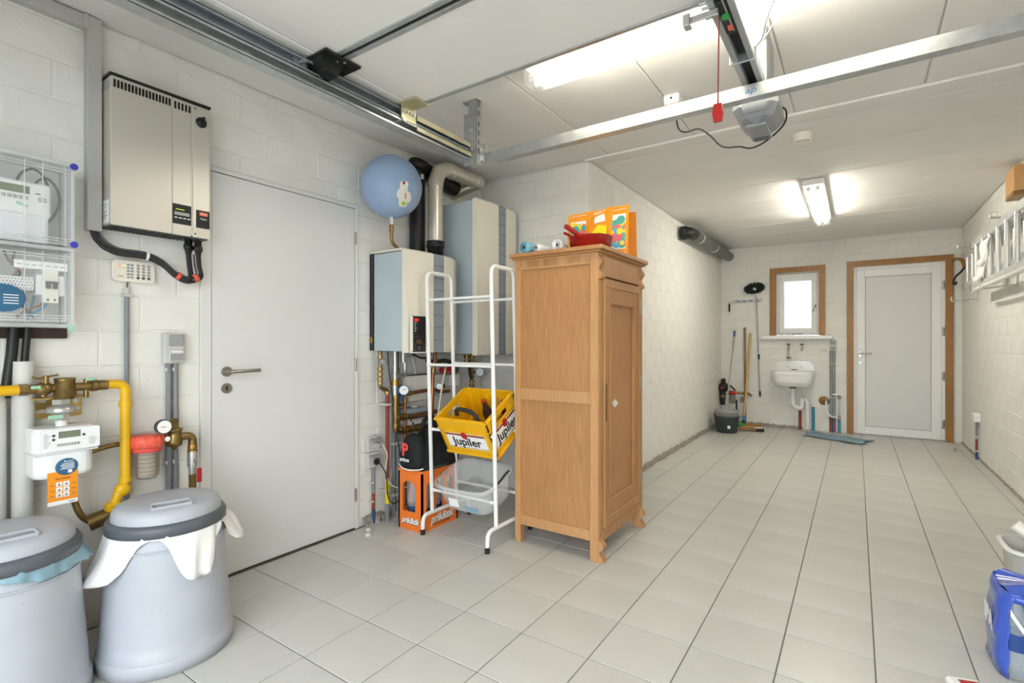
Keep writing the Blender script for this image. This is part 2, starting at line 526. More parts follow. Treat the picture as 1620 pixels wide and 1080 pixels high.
# ceiling boards: lengthwise at the front, crosswise slabs at the back
xs = [XL, -2.09, -1.48, -.88, -.30, .30, .90, XR]
for a, b in zip(xs, xs[1:]):
    gp = .007 if a in (-.30, .30) or b in (-.30, .30) else .005
    place(slab(b-a-gp, YJ-.02-YF, .012, .004, 'ceilpaint', 'z-'), 'ceiling_panel', ceiling, ((a+b)/2, (YF+YJ-.02)/2, ZC))
ys = [YJ+.03, 3.63, 4.2, 4.79, 5.36, 5.93, 6.52, 7.12, 7.72, YB]
for a, b in zip(ys, ys[1:]):
    place(slab(XR-XM, b-a-.009, .012, .006, 'ceilpaint', 'z-'), 'ceiling_slab', ceiling, ((XM+XR)/2, (a+b)/2, ZC+.002))
struct(B(XM-.02, XR, YJ-.03, YJ+.035, ZC-.012, ZC+.01, bev=.005).build('trim_1', 'ceilpaint'))
# crumbling mortar along the foot of the walls
def crumble(name, fr, u0, u1, h, seed):
    rd = random.Random(seed); n = int((u1-u0)/.03); m = MB()
    hs = [h*(.7+.4*rd.random()) for _ in range(n+1)]; ds = [.012+.02*rd.random() for _ in range(n+1)]
    m.grid(lambda i, j: V(fr(u0+(u1-u0)*i, ds[round(i*n)]*(1-.8*j*j)+(.0 if j < 1 else 0)+rd.random()*.004, hs[round(i*n)]*j)), n, 4, False)
    return struct(m.build(name, 'rubble'))
crumble('trim_2', lambda u, d, z: (XM+d, u, z), YJ+.02, YB-.02, .055, 3)
crumble('trim_3', lambda u, d, z: (XL+d*1.6, u, z), DY1+.03, YJ, .06, 5)
crumble('trim_4', lambda u, d, z: (u, YB-d*.8, z), XM+.02, -.6, .05, 7)
crumble('trim_5', lambda u, d, z: (XR-d*.4, u, z), 3.5, YB-.02, .025, 9)

# ---------------------------------------------------------------- doors and window
def sroot(name, loc):
    o = bpy.data.objects.new(name, None); COL.objects.link(o); o.location = loc; o.empty_display_size = .05
    ORG[o.name] = V(loc); return struct(o)
d1 = sroot('door_1', (XL, 1.67, 0))
m = MB(); m.bb(XL-.13, XL+.012, DY0, DY0+.05, 0, DZ, .003); m.bb(XL-.13, XL+.012, DY1-.024, DY1, 0, DZ, .003); m.bb(XL-.13, XL+.012, DY0+.05, DY1-.024, DZ-.024, DZ, .003)
m.build('frame', 'doorgrey', d1)
leaf = B(XL-.034, XL+.006, DY0+.053, DY1-.027, .008, DZ-.027, bev=.003).build('leaf', 'doorgrey', d1)
for z in (.22, 1.05, 1.86):
    MB().cyl((XL+.012, DY1-.026, z-.04), (XL+.012, DY1-.026, z+.04), .007, n=10).build('hinge', 'nickel', d1)
h = MB().cyl((XL+.006, 1.322, 1.047), (XL+.014, 1.322, 1.047), .026, n=24).cyl((XL+.014, 1.322, 1.047), (XL+.055, 1.322, 1.047), .011, n=14)
h.tube(fil([(XL+.04, 1.322, 1.047), (XL+.058, 1.325, 1.047), (XL+.058, 1.47, 1.049)], .01), .0095, 12).build('handle', 'nickel', leaf)
MB().cyl((XL+.006, 1.322, .962), (XL+.013, 1.322, .962), .026, n=24).build('escutcheon', 'nickel', leaf)
B(XL+.0125, XL+.0138, 1.318, 1.326, .951, .973).build('keyhole', 'deepdark', leaf)

d2 = sroot('door_2', (.43, YB, 0))
def oakframe(root, x0, x1, z0, z1, w, y0, y1, bottom=False):
    fr = lambda u, v, t: (u, t, v)
    zb = z0
    MB().prism([(x0, zb), (x0+w, zb), (x0+w, z1-w), (x0, z1)], fr, y0, y1).build('trim_board', 'frameoak', root)
    MB().prism([(x1-w, zb), (x1, zb), (x1, z1), (x1-w, z1-w)], fr, y0, y1).build('trim_board', 'frameoak', root)
    MB().prism([(x0, z1), (x0+w, z1-w), (x1-w, z1-w), (x1, z1)], fr, y0, y1).build('trim_board', 'frameoak', root)
oakframe(d2, -.098, .962, .0, 2.238, .072, YB-.025, YB+.09)
def ring(x0, x1, z0, z1, w, y0, y1, bev=.003):
    m = MB(); m.bb(x0, x0+w, y0, y1, z0, z1, bev); m.bb(x1-w, x1, y0, y1, z0, z1, bev)
    m.bb(x0+w, x1-w, y0, y1, z0, z0+w, bev); m.bb(x0+w, x1-w, y0, y1, z1-w, z1, bev); return m
ring(-.028, .892, .0, 2.16, .035, YB+.02, YB+.11).build('frame', 'white', d2)
lf = ring(.008, .856, .012, 2.124, .085, YB+.03, YB+.09).build('leaf', 'white', d2)
ring(.084, .780, .088, 2.048, .018, YB+.036, YB+.08).build('glazing_bead', 'white', lf)
ring(.1, .764, .104, 2.032, .005, YB+.047, YB+.06, 0).build('gasket', 'deepdark', lf)
B(.103, .761, YB+.05, YB+.075, .107, 2.029).build('panel', 'doorgrey', lf)
for z in (.2, .78, 1.32, 1.88): MB().cyl((.872, YB+.015, z-.05), (.872, YB+.015, z+.05), .011, n=10).build('hinge', 'nickel', d2)
h = B(.03, .062, YB+.018, YB+.03, .99, 1.08, bev=.004)
h.tube(fil([(.046, YB+.03, 1.045), (.046, YB-.03, 1.045), (.17, YB-.03, 1.045)], .012), .009, 10).build('handle', 'nickel', lf)
MB().cyl((.046, YB+.018, .925), (.046, YB+.03, .925), .017, n=14).build('lock', 'nickel', lf)
B(-.1, .96, YB-.02, YB+.1, -.002, .012).build('threshold', 'stickergrey', d2)

w1 = sroot('window_1', (-.67, YB, 1.28))
oakframe(w1, -1.002, -.338, 1.285, 2.222, .075, YB-.022, YB+.06)
ring(WX0+.004, WX1-.004, 1.285, WZ1-.004, .04, YB+.065, YB+.13).build('frame', 'white', w1)
sash = ring(WX0+.042, WX1-.042, 1.322, WZ1-.042, .052, YB+.05, YB+.12).build('sash', 'white', w1)
ring(WX0+.09, WX1-.09, 1.37, WZ1-.09, .014, YB+.058, YB+.11).build('glazing_bead', 'white', sash)
B(WX0+.1, WX1-.1, YB+.08, YB+.088, 1.38, WZ1-.1).build('pane', 'frost', sash)
h = B(-.462, -.442, YB+.035, YB+.05, 1.66, 1.73, bev=.003)
h.tube([(-.452, YB+.04, 1.695), (-.452, YB+.01, 1.695), (-.485, YB+.008, 1.60)], .008, 8).build('handle', 'nickel', sash)
B(-1.095, -.262, YB-.1, YB+.06, 1.232, 1.28, bev=.006).build('sill', 'plasticwhite', w1)

# ---------------------------------------------------------------- overhead garage door, tracks, operator
GZ = 2.345
gd = thing('garage_door', 'white sectional garage door rolled up flat under the ceiling', 'garage door', (-.41, .7, GZ))
sec = [1.795, 1.302, .81, .318, -.174, -.5]
for a, b in zip(sec, sec[1:]):
    s_ = B(-1.775, .955, b+.022, a-.022, GZ, GZ+.04, bev=.004).build('section', 'ceilpaint', gd)
    for x0, x1 in ((-1.838, -1.778), (.958, 1.015)):
        B(x0, x1, b+.004, a-.004, GZ-.002, GZ+.042, bev=.003).build('end_cap', 'ceilpaint', s_)
    B(-1.775, .955, b+.008, b+.03, GZ-.006, GZ+.03, bev=.002).build('edge_profile', 'galv', s_)
    B(-1.775, .955, a-.03, a-.008, GZ-.006, GZ+.03, bev=.002).build('edge_profile', 'galv', s_)
    B(-1.775, .955, b-.0075, b+.0075, GZ+.003, GZ+.03).build('seam_gap_strip', 'deepdark', s_)  # black strip put in to draw the dark gap between sections
for y in (1.302, .318):
    br = MB()
    br.prism([(-.075, 0), (.085, 0), (.085, -.012), (.03, -.012), (.0, -.075), (-.05, -.06), (-.075, -.012)], lambda u, w, t: (t, y+u, GZ-.004+w), -1.835, -1.735)
    br.bb(-1.84, -1.70, y-.08, y+.09, GZ-.014, GZ-.004, .002)
    hb = br.build('hinge_bracket', 'black', gd)
    MB().cyl((-1.85, y-.115, GZ-.045), (-1.815, y-.115, GZ-.045), .027, n=18).cyl((-1.86, y-.115, GZ-.045), (-1.78, y-.115, GZ-.045), .008, n=10).build('roller', 'galvdark', hb)
    for k in range(3): MB().cyl((-1.76+.022*k, y+.02*k-.02, GZ-.018), (-1.76+.022*k, y+.02*k-.02, GZ-.012), .006, n=8).build('bolt', 'galv', hb)
br = B(-1.86, -1.70, 1.70, 1.795, GZ-.012, GZ-.002, bev=.002)
br.bb(-1.79, -1.785, 1.70, 1.795, GZ-.085, GZ-.006)
cb = br.build('corner_bracket', 'galvyellow', gd)
for k in range(4): MB().cyl((-1.785, 1.713+.021*k, GZ-.045), (-1.775, 1.713+.021*k, GZ-.045), .007, n=8).build('bolt', 'galvnut', cb)
MB().cyl((-1.84, 1.715, GZ-.085), (-1.78, 1.715, GZ-.085), .011, n=10).build('roller', 'galvnut', cb)
ab = B(-.41, -.34, 1.7, 1.8, GZ-.03, GZ-.004, bev=.003); ab.bb(-.40, -.395, 1.70, 1.9, GZ-.06, GZ-.01); ab.bb(-.355, -.35, 1.70, 1.9, GZ-.06, GZ-.01)
for k in range(4): ab.cyl((-.43, 1.74+.03*k, GZ-.03), (-.32, 1.74+.03*k, GZ-.03), .006, n=8)
ab.build('arm_bracket', 'galv', gd)

tr = thing('garage_door_track', 'double galvanised steel track running below the left edge of the garage door', 'door track', (-1.81, 1, 2.21))
def cprof(m, z0, z1, x0, x1, y0, y1):
    t = .003; l = .012
    m.bb(x0, x0+t, y0, y1, z0, z1); m.bb(x0, x1, y0, y1, z0, z0+t); m.bb(x0, x1, y0, y1, z1-t, z1)
    m.bb(x1-t, x1, y0, y1, z0, z0+l); m.bb(x1-t, x1, y0, y1, z1-l, z1)
m = MB(); cprof(m, 2.268, 2.322, -1.845, -1.80, YF+.05, 2.3); m.build('upper_channel', 'galvdark', tr)
m = MB(); cprof(m, 2.212, 2.264, -1.845, -1.79, YF+.05, 2.33); m.build('lower_channel', 'galv', tr)
m = B(-1.785, -1.782, 1.8, 2.3, 2.285, 2.31); m.bb(-1.785, -1.782, 1.8, 2.3, 2.235, 2.255); m.build('stiffener', 'galvyellow', tr)
hs = thing('track_hanger', 'slotted galvanised angle bracket hanging the door track from the ceiling', 'bracket', (-1.775, 2.235, 2.2))
m = B(-1.80, -1.745, 2.22, 2.224, 2.19, 2.548); m.bb(-1.748, -1.745, 2.22, 2.262, 2.19, 2.549); m.build('angle', 'galv', hs)
B(-1.84, -1.745, 2.215, 2.262, 2.543, 2.549).build('foot_plate', 'galv', hs)
B(-1.838, -1.80, 2.226, 2.23, 2.19, 2.48).build('sliding_strap', 'galv', hs)
for z in (2.25, 2.30, 2.35, 2.40, 2.46, 2.51): B(-1.7455, -1.7445, 2.236, 2.246, z, z+.028).build('slot', 'darkgrey', hs)
for z in (2.28, 2.38): MB().cyl((-1.78, 2.212, z), (-1.78, 2.22, z), .008, n=8).build('bolt', 'galvnut', hs)
cb = thing('crossbar', 'long galvanised crossbar spanning the garage behind the raised door', 'bar', (-.4, 2.3, 2.21))
m = B(-1.77, XR, 2.285, 2.289, 2.212, 2.262); m.bb(-1.77, XR, 2.285, 2.335, 2.208, 2.212); m.build('angle_profile', 'galv', cb)
m = B(-1.80, -1.74, 2.26, 2.34, 2.215, 2.29, bev=.004)
for k in range(5): m.cyl((-1.80+.015*k, 2.245, 2.225+.012*k), (-1.80+.015*k, 2.27, 2.225+.012*k), .008, n=8)
m.bb(-1.82, -1.70, 2.25, 2.262, 2.25, 2.30); m.build('end_joint', 'galvnut', cb)
text('ap', .035, 'stickerblue', cb, (-.36, 2.2845, 2.237), (1, 0, 0), (0, 0, 1), 'pencil_mark', 1.4, .2)

op = thing('door_operator', 'grey garage door opener motor box on its ceiling rail', 'door opener', (-.36, 2.5, 2.1))
m = MB()
for x0, x1 in ((-.40, -.378), (-.342, -.32)): m.bb(x0, x1, 1.35, 2.46, 2.285, 2.325, .003)
m.bb(-.40, -.32, 1.35, 2.46, 2.322, 2.328)
rl = m.build('rail', 'steelgrey', op)
B(-.378, -.342, 1.35, 2.46, 2.312, 2.321).build('rail_slot', 'deepdark', rl)
B(-.377, -.343, 1.72, 1.92, 2.286, 2.305, bev=.003).build('trolley', 'black', op)
MB().cyl((-.36, 1.80, 2.278), (-.36, 1.80, 2.287), .014, n=16).build('release_button', 'green', op)
B(-.366, -.352, 1.86, 1.885, 2.28, 2.287).build('lock_button', 'coral', op)
m = B(-.46, -.37, 1.735, 1.745, 2.262, 2.284, bev=.002); m.bb(-.48, -.455, 1.72, 1.76, 2.25, 2.29, .003); m.build('door_arm', 'galvnut', op)
B(-.41, -.31, 2.12, 2.128, 2.278, 2.33, bev=.002).build('rail_clip', 'galv', op)
# tapered motor housing
def house(x0, x1, y0, y1, z0, z1, tp):
    m = MB()
    lv = [(0, .03), (.12, .0), (.55, -.008), (.85, .02), (1, tp)]
    rings = []
    for f, e in lv:
        z = z1+(z0-z1)*f
        c = .03
        X0, X1, Y0, Y1 = x0+e, x1-e, y0+e, y1-e
        rings.append([(X0+c, Y0, z), (X1-c, Y0, z), (X1, Y0+c, z), (X1, Y1-c, z), (X1-c, Y1, z), (X0+c, Y1, z), (X0, Y1-c, z), (X0, Y0+c, z)])
    vs = [p for r in rings for p in r]; fs = []
    for i in range(len(rings)-1):
        for k in range(8): fs.append((i*8+k, i*8+(k+1) % 8, (i+1)*8+(k+1) % 8, (i+1)*8+k))
    fs += [list(range(8)), list(range(len(vs)-8, len(vs)))]
    return m.add(vs, fs)
house(-.44, -.275, 2.36, 2.63, 2.14, 2.285, .045).build('housing', 'operator', op)
B(-.40, -.315, 2.40, 2.59, 2.130, 2.142, bev=.004).build('lamp_cover', 'smoked', op)
B(-.39, -.325, 2.545, 2.585, 2.125, 2.132, bev=.002).build('button_strip', 'operatordark', op)
B(-.405, -.31, 2.352, 2.362, 2.175, 2.235, bev=.003).build('front_plate', 'smoked', op)
B(-.405, -.315, 2.4, 2.62, 2.29, 2.548, bev=.003).build('ceiling_mount', 'galv', op)
rc = thing('release_cord', 'red emergency release cord with red pull handle hanging from the opener', 'pull cord', (-.382, 1.79, 1.93))
MB().tube([(-.378, 1.79, 2.29), (-.382, 1.79, 1.985)], .0028, 6).build('cord', 'redpipe', rc)
hx, hy, hz = -.382, 1.79, 1.963
MB().prism([(-.012, .03), (.012, .03), (.017, .0), (.013, -.028), (-.013, -.028), (-.017, 0)], lambda u, w, t: (hx+u, hy+t, hz+w), -.007, .007).build('pull_handle', 'red', rc)

def lampfix(name, label, x0, x1, y0, y1, z0, alongx, tubes=2, tm='tube'):
    c = ((x0+x1)/2, (y0+y1)/2, z0)
    t = thing(name, label, 'ceiling lamp', c, 'fluorescent ceiling lamps')
    B(x0, x1, y0, y1, ZC-.055, ZC, bev=.012).build('housing', 'plasticwhite', t)
    e = .03
    for k in range(tubes):
        f = (k+.5)/tubes*.8+.1
        zc = z0+.03
        if alongx:
            y = y0+(y1-y0)*f; p, q = (x0+e, y, zc), (x1-e, y, zc); d = V((1, 0, 0))
        else:
            x = x0+(x1-x0)*f; p, q = (x, y0+e, zc), (x, y1-e, zc); d = V((0, 1, 0))
        tb = MB().cyl(p, q, .018, n=14).build('tube', tm, t)
        for a, sg in ((p, 1), (q, -1)):
            MB().cyl(V(a)-d*sg*.012, V(a)+d*sg*.022, .0185, n=14).build('end_socket', 'plasticwhite', tb)
    # clear trough cover
    if alongx: pr = lambda u, w, tt: (tt, u, w); a0, a1, u0, u1 = x0, x1, y0, y1
    else: pr = lambda u, w, tt: (u, tt, w); a0, a1, u0, u1 = y0, y1, x0, x1
    poly = [(u0, ZC-.05), (u0+.008, z0+.012), (u0+.022, z0), (u1-.022, z0), (u1-.008, z0+.012), (u1, ZC-.05)]
    m = MB()
    for (a, b), (c_, d_) in zip(poly, poly[1:]):
        m.add([pr(a, b, a0+.004), pr(c_, d_, a0+.004), pr(c_, d_, a1-.004), pr(a, b, a1-.004)], [(0, 1, 2, 3)])
    for tt in (a0+.004, a1-.004): m.add([pr(a, b, tt) for a, b in poly], [list(range(len(poly)))])
    m.build('cover', 'clear', t)
    return t
lampfix('fluorescent_lamp', 'long double tube fluorescent lamp above the raised garage door edge', -1.315, .30, 2.03, 2.165, 2.43, True)
lampfix('fluorescent_lamp', 'short looking fluorescent lamp at the far end of the ceiling', -.375, -.215, 4.86, 6.38, 2.44, False, tm='tubefar')
sd = thing('smoke_detector', 'round white smoke detector on the ceiling beside the opener', 'smoke detector', (-.285, 3.8, 2.49))
MB().lathe([(.042, 2.492), (.054, 2.502), (.056, 2.53), (.058, ZC)], (-.285, 3.8, 0), n=28).build('body', 'offwhite', sd)
for k in range(8):
    a = -PI/2-.9+k*.25
    B(-.285+.046*math.cos(a)-.003, -.285+.046*math.cos(a)+.003, 3.8+.046*math.sin(a)-.003, 3.8+.046*math.sin(a)+.003, 2.4935, 2.4975).build('vent_slot', 'ink', sd)
sk = thing('ceiling_socket', 'white socket box on the ceiling above the crossbar', 'socket', (-.83, 2.82, 2.5))
B(-.875, -.79, 2.77, 2.86, 2.495, 2.549, bev=.006).build('box', 'plasticwhite', sk)
MB().cyl((-.832, 2.768, 2.525), (-.832, 2.773, 2.525), .006, n=10).build('screw', 'ink', sk)
B(-.86, -.80, 2.78, 2.84, 2.47, 2.496, bev=.004).build('plug', 'plasticwhite', sk)
cd = spline([(-.82, 2.80, 2.47), (-.79, 2.72, 2.39), (-.762, 2.67, 2.304), (-.724, 2.66, 2.276), (-.661, 2.66, 2.277), (-.609, 2.66, 2.236), (-.546, 2.66, 2.163), (-.468, 2.66, 2.146), (-.42, 2.67, 2.132), (-.365, 2.67, 2.145), (-.303, 2.66, 2.181), (-.268, 2.64, 2.215), (-.262, 2.60, 2.245), (-.274, 2.56, 2.25)])
tag(MB().tube(cd, .004, 6).build('extension_cable', 'black'), 'black power cable sagging from the ceiling socket to the opener', 'cable')
cd = spline([(-.32, 2.12, 2.32), (-.29, 2.10, 2.34), (-.27, 2.06, 2.38), (-.22, 2.04, 2.47), (-.19, 2.12, 2.54), (-.21, 2.14, 2.5), (-.25, 2.10, 2.38), (-.29, 2.11, 2.33)])
tag(MB().tube(cd, .0035, 6).build('hanging_wire', 'galv'), 'twisted grey wire loop hanging from the ceiling beside the opener rail', 'wire')

# ---------------------------------------------------------------- soot-black flue pipe at the far end
vp = thing('vent_pipe', 'dark grey plastic vent pipe strapped under the ceiling in the far corner', 'pipe', (-1.55, 6.8, 2.35))
MB().tube([(-1.535, 5.95, 2.42), (-1.535, 7.93, 2.44)], .063, 20).build('pipe', 'pvcdark', vp)
MB().tube(fil([(-1.63, 5.78, 2.415), (-1.55, 5.80, 2.415), (-1.535, 5.97, 2.42)], .08), .066, 20).build('elbow', 'black', vp)
MB().lathe([(.058, -.03), (.076, -.025), (.076, .03), (.058, .035)], (-1.60, 5.785, 2.415), (1, .1, 0), 20).build('collar', 'black', vp)
for y in (6.22, 6.95):
    MB().lathe([(.0645, -.012), (.067, -.012), (.067, .012), (.0645, .012)], (-1.535, y, 2.424), (0, 1, 0), 20).build('strap', 'pvclight', vp)

# ---------------------------------------------------------------- left wall: trunking, inverter, keypad
tk = thing('cable_trunking', 'grey plastic cable trunking running down beside the solar inverter', 'trunking', (XL+.03, .77, 1.66))
B(XL, XL+.045, .747, .797, 1.66, ZC-.005, bev=.003).build('vertical_duct', 'trunking', tk)
B(XL, XL+.045, YF+.02, .745, ZC-.058, ZC-.008, bev=.003).build('ceiling_duct', 'trunking', tk)
B(XL+.001, XL+.048, .735, .752, ZC-.062, ZC-.004, bev=.002).build('corner_cover', 'trunking', tk)

IX = -2.54; IY0, IY1, IZ0, IZ1 = .803, 1.188, 1.675, 2.302
iv = thing('solar_inverter', 'silver grey solar inverter box with black display on the left wall', 'inverter', ((XL+IX)/2, .97, IZ0))
body = B(XL+.004, IX-.004, IY0, IY1, IZ0+.012, IZ1, bev=.004).build('body', 'inverter', iv)
B(XL+.002, IX+.004, IY0-.006, IY1+.006, IZ1, IZ1+.010, bev=.002).build('top_plate', 'black', iv)
Ya, Yb = 1.03, 1.108
B(IX-.004, IX, IY0, Ya-.001, IZ0+.008, IZ1-.002, bev=.0015).build('front_cover', 'inverter', iv)
B(IX-.006, IX-.002, Ya+.001, Yb, IZ0+.008, IZ1-.004, bev=.0015).build('display_cover', 'inverter', iv)
B(IX-.004, IX+.001, Yb+.006, IY1, IZ0+.008, IZ1-.006, bev=.0015).build('switch_cover', 'inverter', iv)
B(IX-.01, IX-.006, Yb-.001, Yb+.007, IZ0+.012, IZ1-.005).build('cover_gap', 'darkgrey', iv)
def slotmesh(h=.034, w=.0042):
    m = MB(); P = []
    for k in range(7): P.append((-w*math.cos(PI*k/6), h/2-w+w*math.sin(PI*k/6)))
    for k in range(7): P.append((w*math.cos(PI*k/6), -h/2+w-w*math.sin(PI*k/6)))
    return m.prism(P, lambda u, v, t: (t, u, v), -.0006, .0006).mesh('vent_slot', mat='deepdark')
sm = slotmesh()
for k in range(17): place(sm, 'vent_slot', iv, (IX+.0004, IY0+.012+k*.0127, IZ1-.032))
for k in range(5): place(sm, 'vent_slot', iv, (IX-.0016, Ya+.012+k*.0148, IZ1-.034))
for k in range(5):
    B(IX-.025-k*.018, IX-.016-k*.018, IY0-.0005, IY0+.001, IZ1-.05, IZ1-.016).build('side_slot', 'stickergrey', iv)
B(XL+.006, IX-.006, IY0+.006, IY1-.006, IZ0+.004, IZ0+.013).build('bottom_grille', 'darkgrey', iv)
for k in range(18): B(XL+.015, IX-.01, IY0+.012+k*.016, IY0+.019+k*.016, IZ0+.001, IZ0+.005).build('grille_bar', 'black', iv)
dp = B(IX-.002, IX-.0005, Ya+.001, Yb, IZ0+.058, IZ0+.148).build('display_panel', 'ink', iv)
B(IX-.0005, IX+.0008, Ya+.008, Ya+.070, IZ0+.098, IZ0+.112).build('screen', 'lcdgrey', dp)
for k in range(6): B(IX-.0005, IX+.0008, Ya+.014+k*.006, Ya+.018+k*.006, IZ0+.123, IZ0+.1255).build('status_light', 'ledgreen', dp)
for k in range(4): B(IX-.0005, IX+.0008, Ya+.008+k*.018, Ya+.020+k*.018, IZ0+.084, IZ0+.088).build('button', 'inkwhite', dp)
bp = B(IX+.001, IX+.0022, Yb+.02, IY1-.001, IZ0+.055, IZ0+.138).build('logo_panel', 'ink', iv)
lg = B(IX+.0022, IX+.0032, IY1-.046, IY1-.010, IZ0+.113, IZ0+.13).build('logo_badge', 'coral', bp)
text('Danfoss', .0105, 'inkwhite', lg, (IX+.0036, IY1-.028, IZ0+.1215), (0, 1, 0), (0, 0, 1), 'lettering', .8, .3)
text('Maxlyn', .0115, 'inkwhite', bp, (IX+.0026, IY1-.028, IZ0+.0985), (0, 1, 0), (0, 0, 1), 'lettering', .9)
kn = MB().lathe([(.024, 0), (.024, .003), (.016, .004), (.015, .02), (.012, .022)], (IX+.001, Yb+.042, IZ1-.078), (1, 0, 0), 20)
kn.bb(IX+.02, IX+.032, Yb+.037, Yb+.047, IZ1-.098, IZ1-.058, .002)
kn.build('rotary_switch', 'black', iv)
for z in (IZ0+.025, IZ1-.02): MB().cyl((IX+.0005, Yb+.016, z), (IX+.002, Yb+.016, z), .004, n=10).build('screw', 'ink', iv)
st = B(XL+.02, XL+.095, IY0-.0012, IY0, IZ0+.02, IZ0+.115).build('rating_label', 'inkwhite', iv)
for k in range(9): B(XL+.03, XL+.03+.02+.008*((k*7) % 5), IY0-.002, IY0-.001, IZ0+.03+k*.009, IZ0+.033+k*.009).build('print_line', 'inkgrey', st)
for k, (yy, xx) in enumerate([(1.105, -2.575), (1.127, -2.60), (1.148, -2.575), (1.168, -2.60)]):
    MB().lathe([(.011, 0), (.011, -.03), (.015, -.031), (.015, -.05), (.010, -.055), (.007, -.075)], (xx, yy, IZ0+.006), (0, 0, 1), 12).build('cable_gland', 'black', iv)
cb = thing('inverter_cables', 'bundle of black cables drooping from the trunking to the inverter', 'cable', (XL+.06, .95, 1.5))
for k, (xx, yy, dz, r) in enumerate([(-2.575, 1.105, 0, .006), (-2.60, 1.127, -.006, .007), (-2.575, 1.148, .007, .006), (-2.60, 1.168, -.012, .007), (-2.585, 1.138, .012, .005)]):
    o = .006*(k-2)
    pts = [(XL+.03, .772+o, 1.672), (XL+.04, .788+o, 1.62+dz), (XL+.055, .835+o, 1.585+dz), (XL+.06, .945, 1.58+dz), (XL+.065, 1.01, 1.555+dz), (XL+.07, 1.06, 1.51+dz), (XL+.075, 1.11, 1.488+dz), (xx-.005, yy+.012, 1.51+dz*.5), (xx, yy+.004, 1.56), (xx, yy, 1.61)]
    MB().tube(spline(pts), r, 8).build('cable', 'rubber' if k != 4 else 'darkgrey', cb)
MB().lathe([(.019, -.004), (.021, -.004), (.021, .004), (.019, .004)], (XL+.06, .953, 1.579), (0, 1, -.1), 14).build('cable_tie', 'bagwhite', cb)
for p, d in (((XL+.072, 1.075, 1.502), (.1, 1, -.6)), ((XL+.08, 1.145, 1.50), (.1, 1, .6))):
    MB().lathe([(.017, -.008), (.0185, -.008), (.0185, .008), (.017, .008)], p, d, 12).build('red_tape', 'coral', cb)

kp = thing('alarm_keypad', 'white alarm keypad with small grey buttons below the inverter cables', 'keypad', (XL+.015, .915, 1.465))
def rrect(m, X0, X1, y0, y1, z0, z1, r, n=4, bul=0):
    P = []
    for cx, cy, a0 in ((y1-r, z1-r, 0), (y0+r, z1-r, PI/2), (y0+r, z0+r, PI), (y1-r, z0+r, 1.5*PI)):
        for k in range(n+1): P.append((cx+r*math.cos(a0+PI/2*k/n), cy+r*math.sin(a0+PI/2*k/n)))
    return m.prism(P, lambda u, v, t: (t, u, v), X0, X1)
rrect(MB(), XL, XL+.026, .836, .995, 1.462, 1.553, .018).build('case', 'offwhite', kp)
rrect(MB(), XL+.026, XL+.029, .846, .985, 1.469, 1.546, .012).build('face', 'cream', kp)
for i in range(3):
    for j in range(5):
        m = MB().cyl((XL+.029, .93+i*.0205, 1.535-j*.0135), (XL+.0315, .93+i*.0205, 1.535-j*.0135), .0062, n=10)
        m.build('key', 'stickergrey' if j < 4 else 'darkgrey', kp)
for i in range(2):
    for j in range(5): B(XL+.029, XL+.031, .888+i*.014, .899+i*.014, 1.476+j*.0135, 1.485+j*.0135, bev=.001).build('zone_key', 'bluegrey2', kp)
for i in range(2):
    for j in range(3): B(XL+.029, XL+.0302, .858+i*.016, .866+i*.016, 1.518+j*.01, 1.5205+j*.01).build('status_light', ['ledred', 'ledgreen'][i] if j == 1 else 'lcdgrey', kp)
text('DSC', .011, 'ink', kp, (XL+.0293, .866, 1.4825), (0, 1, 0), (0, 0, 1), 'lettering', 1.1, .3)
cn = thing('keypad_conduit', 'single grey conduit running down the wall from the keypad', 'conduit', (XL+.012, .89, .5))
MB().cyl((XL+.014, .893, .36), (XL+.014, .893, 1.42), .0095, n=12).build('pipe', 'pvcgrey', cn)
MB().cyl((XL+.014, .893, 1.405), (XL+.014, .893, 1.435), .0115, n=12).build('end_sleeve', 'pvclight', cn)
MB().cyl((XL+.014, .893, 1.43), (XL+.014, .897, 1.465), .003, n=6).build('wire', 'brass', cn)
B(XL, XL+.028, .878, .908, 1.395, 1.408, bev=.002).build('clip', 'pvclight', cn)
sw = thing('light_switch', 'grey double switch and socket block on twin conduits', 'switch', (XL+.02, 1.073, 1.1))
B(XL, XL+.038, 1.03, 1.116, 1.098, 1.24, bev=.004).build('body', 'pvclight', sw)
B(XL+.038, XL+.044, 1.047, 1.110, 1.178, 1.232, bev=.003).build('rocker', 'stickergrey', sw)
fl = B(XL+.038, XL+.046, 1.047, 1.110, 1.106, 1.165, bev=.003).build('socket_cover', 'pvclight', sw)
B(XL+.046, XL+.048, 1.052, 1.106, 1.112, 1.143, bev=.001).build('window', 'stickergrey', fl)
B(XL+.046, XL+.049, 1.055, 1.103, 1.148, 1.156, bev=.001).build('latch', 'inkwhite', fl)
tc_ = thing('switch_conduits', 'pair of grey conduits below the grey switch block', 'conduit', (XL+.012, 1.07, .35))
for y in (1.056, 1.086):
    pp = MB().cyl((XL+.014, y, .35), (XL+.014, y, 1.10), .0115, n=12).build('pipe', 'pvcgrey', tc_)
    for z in (1.07, .64): B(XL, XL+.03, y-.016, y-.009, z-.009, z+.009, bev=.002).build('clip', 'pvclight', pp)

